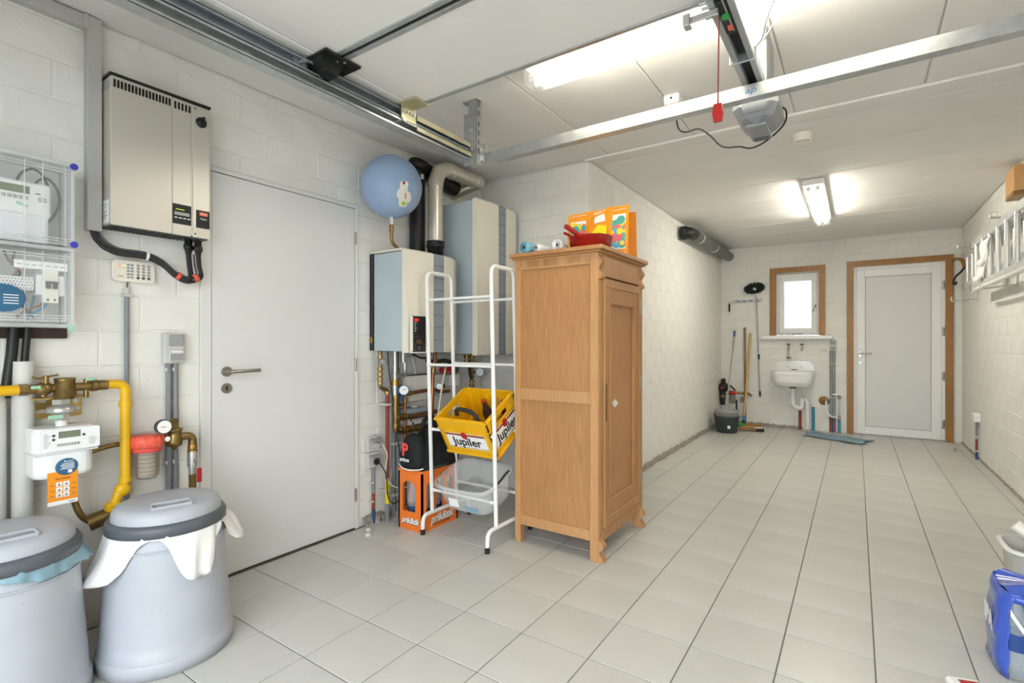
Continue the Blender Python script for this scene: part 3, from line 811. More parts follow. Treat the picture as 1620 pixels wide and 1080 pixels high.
# ---------------------------------------------------------------- electricity meter cabinet
MY0, MY1, MZ0, MZ1, MX = .10, .675, 1.252, 1.885, -2.50
mc = thing('meter_cabinet', 'clear plastic electricity meter cabinet on the left wall', 'meter cabinet', (XL+.08, .4, MZ0))
B(XL+.002, XL+.014, MY0, MY1, MZ0, MZ1, bev=.003).build('back_plate', 'pvclight', mc)
m = MB()
for z in (MZ0, 1.545, MZ1-.014): m.bb(XL+.014, MX, MY0, MY1, z, z+.014, .002)
for y in (MY0, MY1-.012): m.bb(XL+.014, MX, y, y+.012, MZ0, MZ1, .002)
m.build('frame', 'clearframe', mc)
for z0, z1 in ((MZ0+.02, 1.535), (1.565, MZ1-.02)):
    cv = B(MX-.004, MX-.001, MY0+.02, MY1-.014, z0, z1).build('cover', 'clear', mc)
    m = MB()
    for y in (.53, .58, MY1-.03): m.bb(MX-.005, MX+.001, y, y+.003, z0, z1)
    for k in range(3): m.bb(MX-.004, MX+.002, MY0+.02, MY1-.014, z0+.004+k*.01, z0+.007+k*.01)
    for k in range(2): m.bb(MX-.004, MX+.002, MY0+.02, MY1-.014, z1-.012-k*.01, z1-.009-k*.01)
    m.build('moulded_rib', 'clearframe', cv)
for k in range(9):
    B(XL+.02, MX-.01, MY1-.0005, MY1+.002, 1.585+k*.03, 1.60+k*.03).build('side_rib', 'clearframe', mc)
for k in range(8):
    B(XL+.02, MX-.02, .2+k*.06, .24+k*.06, MZ1, MZ1+.002).build('top_rib', 'clearframe', mc)
for z in (1.572, MZ1-.014):
    pl = MB().cyl((MX-.05, MY1-.005, z), (MX+.008, MY1-.005, z), .014, n=16).build('screw_post', 'clearframe', mc)
    MB().cyl((MX+.006, MY1-.005, z), (MX+.014, MY1-.005, z), .0125, n=16).build('screw_cap', 'blueplug', pl)
MB().cyl((MX-.04, MY1-.012, MZ0+.012), (MX+.008, MY1-.012, MZ0+.012), .014, n=16).build('seal_post', 'clearframe', mc)
MB().cyl((MX+.008, MY1-.012, MZ0-.004), (MX+.012, MY1-.012, MZ0-.004), .012, n=12).build('green_seal', 'greentag', mc)
dk = MB().ell((MX+.004, .475, 1.355), (.0015, .06, .05), 20, 8).build('round_sticker', 'stickerblue', mc)
for k in range(4): B(MX+.005, MX+.0062, .475, .515, 1.365-k*.01, 1.368-k*.01).build('print_line', 'inkwhite', dk)
em = thing('electricity_meter', 'white digital electricity meter with green screen inside the cabinet', 'meter', (-2.57, .42, 1.57))
B(XL+.016, -2.53, .26, .612, 1.665, 1.79, bev=.006).build('body', 'meterwhite', em)
B(XL+.016, -2.525, .28, .604, 1.567, 1.672, bev=.004).build('terminal_cover', 'meterlid', em)
B(-2.532, -2.528, .47, .552, 1.744, 1.772, bev=.001).build('screen', 'lcd', em)
B(-2.532, -2.528, .44, .462, 1.75, 1.772).build('green_label', 'lime', em)
B(-2.532, -2.528, .44, .462, 1.73, 1.745).build('blue_label', 'labelblue', em)
m = MB()
for k in range(16): m.bb(-2.5305, -2.5285, .472+k*.005, .472+k*.005+.001+.0012*(k % 3), 1.722, 1.735)
m.build('barcode', 'inkgrey', em)
B(-2.532, -2.528, .568, .582, 1.748, 1.752).build('optical_port', 'ink', em)
B(-2.531, -2.5285, .515, .548, 1.698, 1.708, rot=Euler((-.3, 0, 0))).build('green_stamp', 'greentag', em)
for k in range(3): B(-2.531, -2.5285, .575, .60, 1.722+k*.006, 1.7255+k*.006).build('print_line', 'inkgrey', em)
bk = thing('circuit_breaker', 'white circuit breaker with black switch in the lower cabinet', 'circuit breaker', (-2.58, .6, 1.3))
B(XL+.016, -2.54, .572, .655, 1.375, 1.452, bev=.003).build('body', 'meterwhite', bk)
B(XL+.016, -2.53, .59, .635, 1.345, 1.475, bev=.003).build('module', 'offwhite', bk)
for k in range(2): B(-2.531, -2.52, .597+k*.02, .610+k*.02, 1.40, 1.425, bev=.002).build('toggle', 'brownboard', bk)
B(-2.531, -2.519, .596, .632, 1.42, 1.427, bev=.001).build('toggle_bar', 'brownboard', bk)
for k in range(2): MB().cyl((-2.531, .603+k*.02, 1.358), (-2.5285, .603+k*.02, 1.358), .004, n=10).build('screw', 'ink', bk)
lb = B(-2.536, -2.531, .51, .66, 1.47, 1.50).build('label_strip', 'inkwhite', bk)
for k in range(7): B(-2.5312, -2.5302, .518+k*.02, .531+k*.02, 1.483, 1.486).build('print_line', 'inkgrey', lb)
dr = thing('distribution_comb', 'white perforated wiring duct left of the circuit breaker', 'wiring duct', (-2.58, .4, 1.39))
B(XL+.016, -2.545, .2, .568, 1.39, 1.44, bev=.003).build('duct', 'meterwhite', dr)
for i in range(16):
    for j in range(4): place(sm, 'perforation', dr, (-2.5445, .42+i*.0092+(j % 2)*.004, 1.398+j*.011)).scale = (1, .35, .12)
wr = thing('cabinet_wiring', 'coloured wires curling inside the clear meter cabinet', 'wire', (-2.6, .5, 1.3))
for k, (mt, pts) in enumerate([
    ('copper', [(-2.62, .50, 1.54), (-2.60, .51, 1.50), (-2.59, .53, 1.47), (-2.60, .52, 1.44)]),
    ('darkgrey', [(-2.62, .53, 1.54), (-2.60, .52, 1.49), (-2.60, .54, 1.46), (-2.6, .53, 1.44)]),
    ('bluepipe', [(-2.62, .47, 1.53), (-2.60, .47, 1.49), (-2.6, .48, 1.45), (-2.6, .48, 1.43)]),
    ('copper', [(-2.60, .53, 1.39), (-2.58, .54, 1.35), (-2.58, .55, 1.32), (-2.6, .53, 1.29)]),
    ('darkgrey', [(-2.60, .55, 1.39), (-2.58, .54, 1.34), (-2.58, .56, 1.31), (-2.6, .58, 1.29)]),
    ('bluepipe', [(-2.56, .605, 1.35), (-2.55, .60, 1.335), (-2.55, .585, 1.32), (-2.58, .56, 1.30)]),
    ('copper', [(-2.56, .595, 1.35), (-2.55, .585, 1.335), (-2.55, .565, 1.325), (-2.58, .55, 1.31)]),
    ('bluepipe', [(-2.60, .58, 1.40), (-2.59, .575, 1.36), (-2.6, .57, 1.32), (-2.6, .56, 1.28)]),
    ('rubber', [(-2.62, .53, 1.79), (-2.58, .54, 1.83), (-2.57, .57, 1.85), (-2.57, .60, 1.83), (-2.58, .62, 1.78)]),
    ('rubber', [(-2.6, .57, 1.78), (-2.57, .585, 1.81), (-2.57, .61, 1.825), (-2.57, .635, 1.80), (-2.57, .647, 1.75), (-2.59, .64, 1.70), (-2.6, .62, 1.66)])]):
    MB().tube(spline(pts), .0045, 6).build('wire', mt, wr)
tag(B(XL, XL+.018, .2, .69, 1.212, 1.256, bev=.003).build('mounting_board', 'brownboard'), 'dark brown wooden board below the meter cabinet', 'board')
for y, n_ in ((.515, 'left'), (.553, 'right')):
    lab = 'thick black cable dropping from the meter cabinet, leftmost' if n_ == 'left' else 'black cable entering the light grey standpipe under the cabinet'
    tag(MB().tube([(XL+.045, y+.012, 1.26), (XL+.045, y+.005, 1.15), (XL+.045, y-.012 if n_ == 'left' else y, .99 if n_ == 'left' else 1.06)], .017 if n_ == 'left' else .012, 12).build('supply_cable', 'black'), lab, 'cable')
tag(MB().cyl((XL+.05, .551, .012), (XL+.05, .551, 1.125), .033, n=20).build('standpipe', 'pvclight'), 'light grey standpipe behind the gas meter', 'pipe')
tag(MB().cyl((XL+.04, .478, .012), (XL+.04, .478, 1.0), .03, n=20).build('standpipe', 'pvclight'), 'second light grey standpipe at the left picture edge', 'pipe')

# ---------------------------------------------------------------- gas meter set
gp = thing('gas_pipe', 'yellow gas pipe bending down the wall beside the gas meter', 'pipe', (-2.57, .83, .5))
MB().tube([(-2.57, .2, 1.02), (-2.57, .535, 1.02)], .019, 16).build('inlet_pipe', 'yellowpaint', gp)
yp = MB().tube(fil([(-2.57, .79, 1.022), (-2.57, .862, 1.022), (-2.57, .862, .60), (-2.56, .83, .555), (-2.56, .815, .50)], .05), .019, 16).build('downpipe', 'yellowpaint', gp)
for z, dz in ((.935, .012), (.615, .012)): MB().cyl((-2.57, .862, z-dz), (-2.57, .862, z+dz), .0235, n=16).build('coupling', 'yellowpaint', yp)
MB().ell((-2.565, .85, .575), (.027, .03, .03)).build('elbow', 'yellowpaint', yp)
B(-2.585, -2.535, .79, .84, .495, .53, bev=.006).build('foot_joint', 'yellowpaint', yp)
gv = thing('gas_valve', 'brass gas valve assembly with butterfly handle above the gas meter', 'valve', (-2.57, .65, .95))
m = MB().cyl((-2.57, .53, 1.02), (-2.57, .555, 1.02), .022, n=6).cyl((-2.57, .555, 1.02), (-2.57, .585, 1.02), .018, n=14)
m.ell((-2.57, .60, 1.02), (.026, .03, .026)).cyl((-2.57, .62, 1.02), (-2.57, .80, 1.02), .0165, n=14)
m.cyl((-2.57, .60, .99), (-2.57, .60, 1.05), .011, n=10)
m.cyl((-2.57, .745, 1.021), (-2.57, .765, 1.021), .024, n=8).cyl((-2.57, .768, 1.021), (-2.57, .80, 1.021), .021, n=8)
m.cyl((-2.57, .73, .975), (-2.57, .73, 1.05), .009, n=10)
m.build('body', 'brass', gv)
m = MB().lathe([(.030, .975), (.036, .98), (.031, 1.045), (.033, 1.047), (.033, 1.058), (.001, 1.058)], (-2.565, .662, 0), n=20); m.build('tee', 'brass', gv)
m = MB().tube(spline([(-2.56, .565, 1.066), (-2.56, .585, 1.060), (-2.56, .605, 1.064), (-2.56, .64, 1.071)]), [.004]*18+[.006], 8); m.cyl((-2.56, .605, 1.04), (-2.56, .605, 1.07), .009, n=10)
m.build('butterfly_handle', 'brass', gv)
for y, z in ((.572, 1.028), (.735, 1.05)): B(-2.545, -2.535, y-.014, y+.014, z-.006, z+.006, bev=.002).build('seal_tag', 'greentag', gv)
bk = thing('gas_bracket', 'zinc plated slotted wall bracket behind the gas valve', 'bracket', (XL+.02, .645, .9))
B(XL+.001, XL+.006, .557, .738, .897, .982, bev=.001).build('plate', 'zincyellow', bk)
B(XL+.006, XL+.08, .557, .738, .976, .982).build('flange', 'zincyellow', bk)
for y, z, ww, hh in ((.575, .955, .007, .018), (.61, .965, .018, .007), (.61, .925, .018, .007), (.575, .93, .009, .009), (.72, .96, .014, .007), (.72, .925, .012, .007)):
    rrect(MB(), XL+.006, XL+.0068, y-ww, y+ww, z-hh, z+hh, min(ww, hh)*.9).build('slot', 'paint', bk)
for y, z in ((.577, .927), (.716, .958)): MB().cyl((XL+.006, y, z), (XL+.013, y, z), .009, n=12).build('bolt', 'galvnut', bk)
gm = thing('gas_meter', 'white gas meter with small screen and round blue sticker', 'gas meter', (-2.52, .645, .69))
GX0, GX1 = -2.63, -2.47
m = MB()
for z0, z1, e in ((.785, .875, 0), (.69, .785, .003)):
    P = []
    y0, y1, x0, x1, r = .55+e, .736-e, GX0+e, GX1-e, .045
    for cx, cy, a0 in ((y1-r, x1-r, 0), (y0+r, x1-r, PI/2), (y0+r, x0+r, PI), (y1-r, x0+r, 1.5*PI)):
        for k in range(6): P.append((cx+r*math.cos(a0+PI/2*k/5), cy+r*math.sin(a0+PI/2*k/5)))
    zs = [(z0, .012 if z0 < .7 else 0), (z0+.012, 0), (z1-.012, 0), (z1, .012 if z1 > .8 else 0)]
    n = len(P); vs = []
    for z, sh in zs:
        for (u, w) in P: vs.append((GX0+.08+(w-GX0-.08)*(1-sh*6), .643+(u-.643)*(1-sh*5), z))
    fs = [(i*n+k, i*n+(k+1) % n, (i+1)*n+(k+1) % n, (i+1)*n+k) for i in range(3) for k in range(n)]+[list(range(n)), list(range(3*n, 4*n))]
    m.add(vs, fs, False)
gb = m.build('body', 'meterwhite', gm)
B(GX0-.004, GX1+.004, .546, .74, .78, .787, bev=.002).build('seam_flange', 'meterlid', gm)
fp = rrect(MB(), GX1-.004, GX1+.008, .568, .742, .79, .872, .010).build('front_panel', 'meterwhite', gm)
B(GX1+.008, GX1+.0095, .617, .682, .838, .863).build('screen', 'lcd2', fp)
for y, z in ((.603, .85), (.603, .835), (.692, .843)): MB().cyl((GX1+.008, y, z), (GX1+.0105, y, z), .005, n=12).build('button', 'darkgrey', fp)
m = MB()
for k in range(22): m.bb(GX1+.008, GX1+.009, .612+k*.0032, .612+k*.0032+.0008+.001*((k*5) % 3 > 0), .808, .818)
m.build('barcode', 'inkgrey', fp)
for k in range(9): B(GX1+.008, GX1+.009, .575, .586+.003*(k % 4), .808+k*.006, .8095+k*.006).build('print_line', 'inkgrey', fp)
for k in range(5): B(GX1+.008, GX1+.009, .708, .725+.003*(k % 4), .805+k*.006, .8065+k*.006).build('print_line', 'inkgrey', fp)
MB().cyl((-2.55, .647, .875), (-2.55, .647, .90), .018, n=14).build('outlet_neck', 'white', gm)
MB().cyl((-2.55, .647, .897), (-2.55, .647, .92), .028, n=6).lathe([(.025, .92), (.044, .925), (.048, .935), (.04, .952), (.02, .958)], (-2.55, .647, 0), n=24).cyl((-2.55, .647, .957), (-2.55, .647, .977), .030, n=6).build('union_nut', 'galvnut', gm)
B(-2.52, -2.51, .60, .645, .905, .92, bev=.002).build('green_seal', 'greentag', gm)
st = MB().ell((GX1+.0005, .643, .728), (.0025, .034, .032), 24, 8).build('round_sticker', 'stickerblue', gm)
text('fluvius', .011, 'inkwhite', st, (GX1+.0035, .648, .748), (0, 1, 0), (0, 0, 1), 'lettering')
for k in range(4): B(GX1+.002, GX1+.0034, .628-.004*(k % 2), .665, .738-k*.006, .7405-k*.006).build('print_line', 'inkwhite', st)
B(GX1+.002, GX1+.0034, .646, .658, .704, .716).build('white_square', 'inkwhite', st)
tg = thing('gas_tag', 'orange and white hanging instruction card under the gas meter', 'card', (GX1, .635, .59))
B(GX1-.003, GX1-.001, .588, .676, .603, .712).build('card', 'tagorange', tg)
B(GX1-.003, GX1-.001, .588, .676, .588, .603).build('white_edge', 'inkwhite', tg)
for i in range(2):
    for j in range(3):
        q = B(GX1-.001, GX1, .612+i*.021, .630+i*.021, .616+j*.020, .633+j*.020).build('pictogram', 'inkwhite', tg)
        MB().prism([(-.006, -.005), (.006, -.005), (0, .006)], lambda u, w, t: (t, .621+i*.021+u, .6245+j*.020+w), GX1, GX1+.0006).build('symbol', 'inkgrey', q)
text('Gas afsluiten', .0095, 'ink', tg, (GX1-.0006, .632, .686), (0, 1, 0), (0, 0, 1), 'lettering', .9)
text('fluvius', .008, 'ink', tg, (GX1-.0006, .66, .595), (0, 1, 0), (0, 0, 1), 'lettering')
for j in range(3):
    for y in (.596, .658): B(GX1-.001, GX1-.0004, y, y+.013, .622+j*.02, .6235+j*.02).build('print_line', 'ink', tg)
hp = thing('water_hose', 'bronze coloured flexible water pipe curving behind the gas meter', 'hose', (-2.6, .75, .42))
MB().tube(spline([(-2.62, .60, .70), (-2.62, .66, .745), (-2.60, .72, .735), (-2.60, .77, .752), (-2.60, .83, .762), (-2.60, .89, .76)]), .011, 10).build('upper_hose', 'brass', hp)
MB().tube(spline([(-2.61, .705, .72), (-2.61, .70, .62), (-2.61, .705, .55), (-2.60, .725, .49), (-2.60, .76, .455)]), .012, 10).build('lower_hose', 'brass', hp)
MB().cyl((-2.60, .745, .455), (-2.585, .83, .48), .034, .03, n=16).cyl((-2.585, .83, .48), (-2.58, .86, .49), .036, n=16).build('brass_coupling', 'brass', hp)

# ---------------------------------------------------------------- water filter and pressure reducer
wf = thing('water_filter', 'clear water filter with ribbed coral red cap', 'water filter', (-2.57, .938, .6))
c0 = (-2.565, .94)
MB().lathe([(.05, .735), (.062, .742), (.064, .772), (.058, .79), (.001, .792)], (*c0, 0), n=28).build('cap', 'coral', wf)
for k in range(6): MB().cyl((*c0, .618+k*.018), (*c0, .62+k*.018), .0325, n=20).build('cartridge_ring', 'inkgrey', wf)
for k in range(14):
    a = 2*PI*k/14
    B(c0[0]+.06*math.cos(a)-.004, c0[0]+.06*math.cos(a)+.004, c0[1]+.06*math.sin(a)-.004, c0[1]+.06*math.sin(a)+.004, .745, .79, bev=.002).build('cap_rib', 'coral', wf)
MB().lathe([(.056, .742), (.053, .72), (.048, .715), (.045, .62), (.036, .604), (.001, .602)], (*c0, 0), n=28).build('bowl', 'filterclear', wf)
MB().lathe([(.054, .742), (.0555, .74), (.0545, .724), (.053, .722)], (*c0, 0), n=28).build('clamp_ring', 'pinkred', wf)
MB().cyl((*c0, .612), (*c0, .735), .032, n=20).build('cartridge', 'filterpaper', wf)
pr = thing('pressure_reducer', 'brass pressure reducer with round white gauge beside the water filter', 'pressure reducer', (-2.56, 1.045, .7))
m = MB().lathe([(.001, .708), (.010, .71), (.014, .722), (.030, .728), (.033, .745), (.030, .775), (.026, .79), (.033, .795), (.033, .805), (.025, .808), (.018, .812), (.018, .85), (.001, .851)], (-2.56, 1.045, 0), n=20)
m.cyl((-2.56, 1.0, .765), (-2.56, 1.045, .755), .022, n=12)
m.build('body', 'brass', pr)
MB().tube(fil([(-2.56, 1.06, .765), (-2.56, 1.122, .765), (-2.56, 1.122, .70)], .035), .018, 12).build('elbow', 'brass', pr)
MB().cyl((-2.56, 1.122, .702), (-2.56, 1.122, .722), .0215, n=8).cyl((-2.56, 1.122, .688), (-2.56, 1.122, .697), .023, n=8).build('union', 'brass2', pr)
ga = MB().cyl((-2.52, .98, .828), (-2.495, .98, .828), .031, n=24).build('gauge_case', 'darkgrey', pr)
MB().cyl((-2.4955, .98, .828), (-2.494, .98, .828), .0275, n=24).build('gauge_dial', 'inkwhite', ga)
B(-2.494, -2.493, .966, .987, .8265, .829).build('gauge_needle', 'red', ga)
MB().cyl((-2.53, 1.0, .79), (-2.515, .985, .82), .009, n=10).build('gauge_stem', 'brass', pr)
MB().cyl((-2.532, 1.005, .768), (-2.526, 1.005, .768), .011, n=14).build('white_tag', 'inkwhite', pr)
bv = thing('ball_valve', 'steel ball valve with red lever below the brass elbow', 'valve', (-2.56, 1.122, .54))
MB().cyl((-2.56, 1.122, .62), (-2.56, 1.122, .688), .022, n=12).cyl((-2.56, 1.122, .585), (-2.56, 1.122, .62), .019, n=8).cyl((-2.53, 1.125, .648), (-2.51, 1.128, .648), .012, n=8).build('body', 'galvnut', bv)
MB().cyl((-2.56, 1.122, .36), (-2.56, 1.122, .585), .017, n=8).build('pipe', 'brass', bv)
B(-2.52, -2.512, 1.122, 1.142, .55, .615, bev=.002).build('lever', 'red', bv)

# ---------------------------------------------------------------- waste bins
def bin_(label, loc, handle_a, bag):
    x, y = loc
    t = thing('waste_bin', label, 'waste bin', (x, y, 0), 'grey waste bins')
    rb, rt, H = .222, .188, .50
    prof = [(.205, 0), (.227, .004), (.2275, .048), (.224, .055), (.2195, .056)]
    prof += [(.2195+(rt-.2195)*k/8, .056+(H-.056)*k/8) for k in range(1, 9)]+[(rt-.008, H), (rt-.012, .30)]
    MB().lathe(prof, (x, y, 0), n=48).build('body', 'bingrey', t)
    MB().lathe([(.2235+(.188-.2235)*.80, .435), (.2275+(.188-.2235)*.80, .437), (.2265+(.188-.2235)*.82, .442)], (x, y, 0), n=48).build('moulded_ring', 'bingrey', t)
    MB().lathe([(rt+.002, .488), (rt+.012, .49), (rt+.012, .52), (rt+.004, .532), (rt-.01, .534)], (x, y, 0), n=48).build('rim', 'binrim', t)
    ld = MB().lathe([(.182, .528), (.180, .555), (.172, .571), (.155, .580), (.09, .585), (.001, .586)], (x, y, 0), n=48).build('lid', 'bingrey', t)
    d = V((math.cos(handle_a), math.sin(handle_a), 0)); e = V((-d.y, d.x, 0)); c = V((x, y, 0))
    R = Matrix((d, e, V((0, 0, 1)))).transposed()
    hm = MB()
    hm.box((0, 0, .0), (.012, .13, .012), .004); hm.box((-.05, 0, .004), (.010, .13, .012), .004)
    for q in (-1, 1): hm.box((-.025, q*.062, .002), (.055, .010, .012), .004)
    hm.v = [c+d*(.135)+V((0, 0, .584))+R @ p for p in hm.v]
    hm.build('grip_frame', 'bingrey', ld)
    hm = MB().box((-.025, 0, 0), (.045, .12, .002)); hm.v = [c+d*.135+V((0, 0, .5835))+R @ p for p in hm.v]
    hm.build('grip_recess', 'stickergrey', ld)
    # liner bag hanging over the rim
    nu = 96
    def bagfn(i, j):
        a = 2*PI*i; L_ = bag['len'](a); z = .515-L_*j
        rr = .2215+(rt-.2215)*min(1, max(0, (z-.05)/(.45)))
        fl = bag['flare'](a)
        r = rr+.008+fl*j*j+.007*math.sin(a*17+j*3)*j*(.3+L_*5)+.004*math.sin(a*31+1)*j
        return V((x+r*math.cos(a), y+r*math.sin(a), z))
    MB().grid(bagfn, nu, 10, True, wrapu=True).build('liner_bag', bag['mat'], t, solid=.0015)
    return t
def bump(a, c, w): 
    d = (a-c+PI) % (2*PI)-PI
    return math.exp(-(d/w)**2)
def bump4(a, c, w):
    d = (a-c+PI) % (2*PI)-PI
    return math.exp(-(d/w)**4)
fa = math.atan2(-.895, 2.245)   # towards the camera
bagA = {'mat': 'bagwhite', 'len': lambda a: .03+.15*bump4(a, fa-1.2, .62)+.165*bump4(a, fa+.48, .42)+.10*bump4(a, fa+1.5, .26)+.03*bump(a, fa+2.6, .5),
        'flare': lambda a: .06*bump(a, fa-1.3, .4)+.01*bump(a, fa+.35, .4)+.07*bump(a, fa+1.6, .25)}
bin_('grey waste bin with white liner hanging over its rim, in front of the door', (-2.245, .895), fa+.1, bagA)
fb = math.atan2(-.456, 2.306)
bagB = {'mat': 'bagblue', 'len': lambda a: .05+.012*math.sin(a*5)+.025*bump(a, fb+1.2, .5), 'flare': lambda a: .004+.025*bump(a, fb+1.5, .3)}
bin_('grey waste bin with bluish liner at the left picture edge', (-2.306, .438), fb+.15, bagB)

# ---------------------------------------------------------------- boilers
def boiler(name, label, x1, y0, y1, z0, z1, sy0, sy1, loc):
    t = thing(name, label, 'boiler', loc)
    B(XL+.03, x1-.035, y0+.006, y1-.006, z0+.01, z1-.012, bev=.004).build('casing', 'bluegrey', t)
    def panel(ya, yb, mat, nm, dx=0):
        def prof(y):    # plan view bow of the front
            f = (y-y0)/(y1-y0)
            return x1-.02+.02*math.sin(PI*min(1, f*.9+.08))-.05*max(0, (f-.86)/.14)**2+dx
        n = 8; m = MB(); vs = []; zz = lambda y: z1-.004-.035*max(0, ((y-y0)/(y1-y0)-.8)/.2)**2
        rows = []
        for k in range(n+1):
            y = ya+(yb-ya)*k/n
            rows.append([(x1-.06, y, z0), (prof(y)-.004, y, z0), (prof(y), y, z0+.006), (prof(y), y, zz(y)-.012), (prof(y)-.01, y, zz(y)), (x1-.06, y, zz(y))])
        vs = [p for r in rows for p in r]; fs = []
        for k in range(n):
            for j in range(6): fs.append((k*6+j, k*6+(j+1) % 6, (k+1)*6+(j+1) % 6, (k+1)*6+j))
        fs += [list(range(6)), list(range(n*6, n*6+6))]
        return m.add(vs, fs).build(nm, mat, t), prof
    panel(y0, sy0-.001, 'cream', 'front_panel')
    sp, pf = panel(sy0, sy1, 'bluegrey2', 'centre_stripe', -.003)
    panel(sy1+.001, y1, 'cream', 'front_panel')
    n = int((z1-z0)/.075)
    for k in range(1, n): B(pf(sy0)-.004, max(pf(sy0), pf(sy1))+.0012, sy0+.002, sy1-.002, z0+k*(z1-z0)/n-.0012, z0+k*(z1-z0)/n+.0012).build('stripe_joint', 'darkgrey', sp)
    return t
b1 = boiler('wall_boiler', 'smaller wall boiler with black control panel, cream front and blue grey sides', -2.30, 2.25, 2.755, 1.128, 1.785, 2.475, 2.58, (-2.48, 2.5, 1.128))
B(XL+.001, XL+.03, 2.244, 2.72, 1.14, 1.775, bev=.003).build('back_plate', 'black', b1)
B(XL+.02, -2.36, 2.24, 2.72, 1.776, 1.79, bev=.005).build('top_cover', 'cream', b1)
cp = B(-2.302, -2.281, 2.272, 2.382, 1.135, 1.36, bev=.003).build('control_panel', 'black', b1)
B(-2.3, -2.286, 2.258, 2.396, 1.126, 1.372, bev=.003).build('panel_frame', 'offwhite', b1)
B(-2.281, -2.279, 2.28, 2.312, 1.328, 1.343).build('red_display', 'ledred', cp)
for k in range(4): B(-2.281, -2.279, 2.28, 2.29+.006*(k % 2), 1.262+k*.0165, 1.272+k*.0165).build('button', 'lcdgrey', cp)
B(-2.281, -2.2795, 2.272, 2.382, 1.228, 1.231).build('panel_seam', 'darkgrey', cp)
B(-2.281, -2.279, 2.30, 2.345, 1.185, 1.212).build('screen', 'brass', cp)
MB().cyl((-2.281, 2.315, 1.158), (-2.27, 2.315, 1.158), .013, n=16).build('knob', 'darkgrey', cp)
for k in range(3):
    for y in (2.282, 2.355): B(-2.281, -2.2795, y, y+.012, 1.145+k*.018, 1.149+k*.018).build('marking', 'inkgrey', cp)
for z in (1.138, 1.362): MB().cyl((-2.286, 2.265, z), (-2.2845, 2.265, z), .004, n=8).build('screw', 'ink', b1)
MB().cyl((-2.27, 2.42, 1.31), (-2.262, 2.42, 1.31), .012, n=14).build('indicator', 'inkwhite', b1)
MB().ell((XL+.017, 2.243, 1.21), (.016, .0015, .022), 18, 8).build('round_label', 'brass2', b1)
b2 = boiler('hot_water_tank', 'tall cream wall boiler tank with blue grey side behind the smaller boiler', -2.225, 2.862, 3.415, 1.10, 2.235, 3.105, 3.205, (-2.44, 3.14, 1.10))

# ---------------------------------------------------------------- expansion vessel and flues
ev = thing('expansion_vessel', 'light blue round expansion vessel above the smaller boiler', 'expansion vessel', (-2.455, 2.25, 1.8))
VC = V((-2.455, 2.25, 2.187)); VR = .195
MB().ell(VC, (.19, VR, .197), 40, 24).build('tank', 'vesselblue', ev)
MB().lathe([(.0, -.006), (.1945, -.006), (.1965, -.003), (.1965, .003), (.1945, .006), (0, .006)], VC, (.25, -.1, .95), 48).build('weld_seam', 'vesselblue', ev)
MB().lathe([(.022, 1.995), (.016, 1.985), (.016, 1.975)], (-2.455, 2.25, 0), n=14).build('neck', 'vesselblue', ev)
MB().cyl((-2.455, 2.25, 1.945), (-2.455, 2.25, 1.985), .017, n=10).build('nipple', 'galvnut', ev)
MB().cyl((-2.455, 2.25, 1.895), (-2.455, 2.25, 1.945), .0145, n=8).tube(fil([(-2.455, 2.25, 1.90), (-2.455, 2.25, 1.835), (-2.455, 2.31, 1.80)], .03), .011, 10).build('connection', 'brass', ev)
vd = (V((0, 0, 1.2))-VC).normalized(); rt_ = V((-vd.y, vd.x, 0)).normalized(); up_ = vd.cross(rt_)
def patch(name, mat, u0, v0, w, h, rnd, lift, ang=0):
    m = MB(); n = 24; vs = []
    def on(u, v):
        ca, sa = math.cos(ang), math.sin(ang)
        U = u0+u*ca-v*sa; Vv = v0+u*sa+v*ca
        d = (rt_*U+up_*Vv+vd*math.sqrt(max(.01, 1-U*U-Vv*Vv))).normalized()
        return VC+V((d.x*.19, d.y*VR, d.z*.197))*(1+lift)
    P = []
    for k in range(n):
        a = 2*PI*k/n; c_, s_ = math.cos(a), math.sin(a)
        p = 2/rnd
        P.append((w*math.copysign(abs(c_)**p, c_), h*math.copysign(abs(s_)**p, s_)))
    vs = [on(0, 0)]+[on(a*.5, b*.5) for a, b in P]+[on(a, b) for a, b in P]
    fs = [(0, 1+k, 1+(k+1) % n) for k in range(n)]+[(1+k, n+1+k, n+1+(k+1) % n, 1+(k+1) % n) for k in range(n)]
    return m.add(vs, fs, True).build(name, mat, ev)
patch('sticker', 'inkwhite', .40, .10, .13, .17, 2, .006, -.15)
patch('sticker', 'offwhite', .37, -.25, .13, .32, 7, .009, -.05)
patch('sticker', 'offwhite', .27, -.18, .10, .15, 2, .006, -.2)
patch('sticker', 'offwhite', .52, -.26, .10, .17, 2, .006, .1)
patch('sticker_mark', 'red', .39, .15, .035, .045, 5, .010)
patch('sticker_mark', 'lime', .38, -.46, .06, .065, 2, .013)
patch('sticker_mark', 'circpink', .44, -.24, .02, .09, 5, .013)

fl = thing('flue_pipe', 'shiny metal flue pipe rising from the smaller boiler and turning along the wall', 'pipe', (-2.46, 2.66, 1.79))
FX = -2.46
MB().cyl((FX, 2.665, 1.88), (FX, 2.665, 2.33), .052, n=24).build('riser', 'flue', fl)
MB().lathe([(.05, 1.79), (.056, 1.79), (.056, 1.86), (.064, 1.862), (.064, 1.875), (.06, 1.88), (.06, 1.895), (.064, 1.898), (.064, 1.905), (.05, 1.907)], (FX, 2.665, 0), n=24).build('boiler_collar', 'black', fl)
for a, b in (((2.665, 2.32), (2.70, 2.405)), ((2.70, 2.405), (2.775, 2.445)), ((2.775, 2.445), (2.83, 2.447))):
    MB().cyl((FX, *a), (FX, *b), .0535, n=24).ell((FX, *a), (.0535, .0535, .0535), 20, 10).build('elbow_segment', 'flue', fl)
MB().cyl((FX, 2.83, 2.447), (FX, 3.10, 2.447), .052, n=24).build('horizontal_run', 'flue', fl)
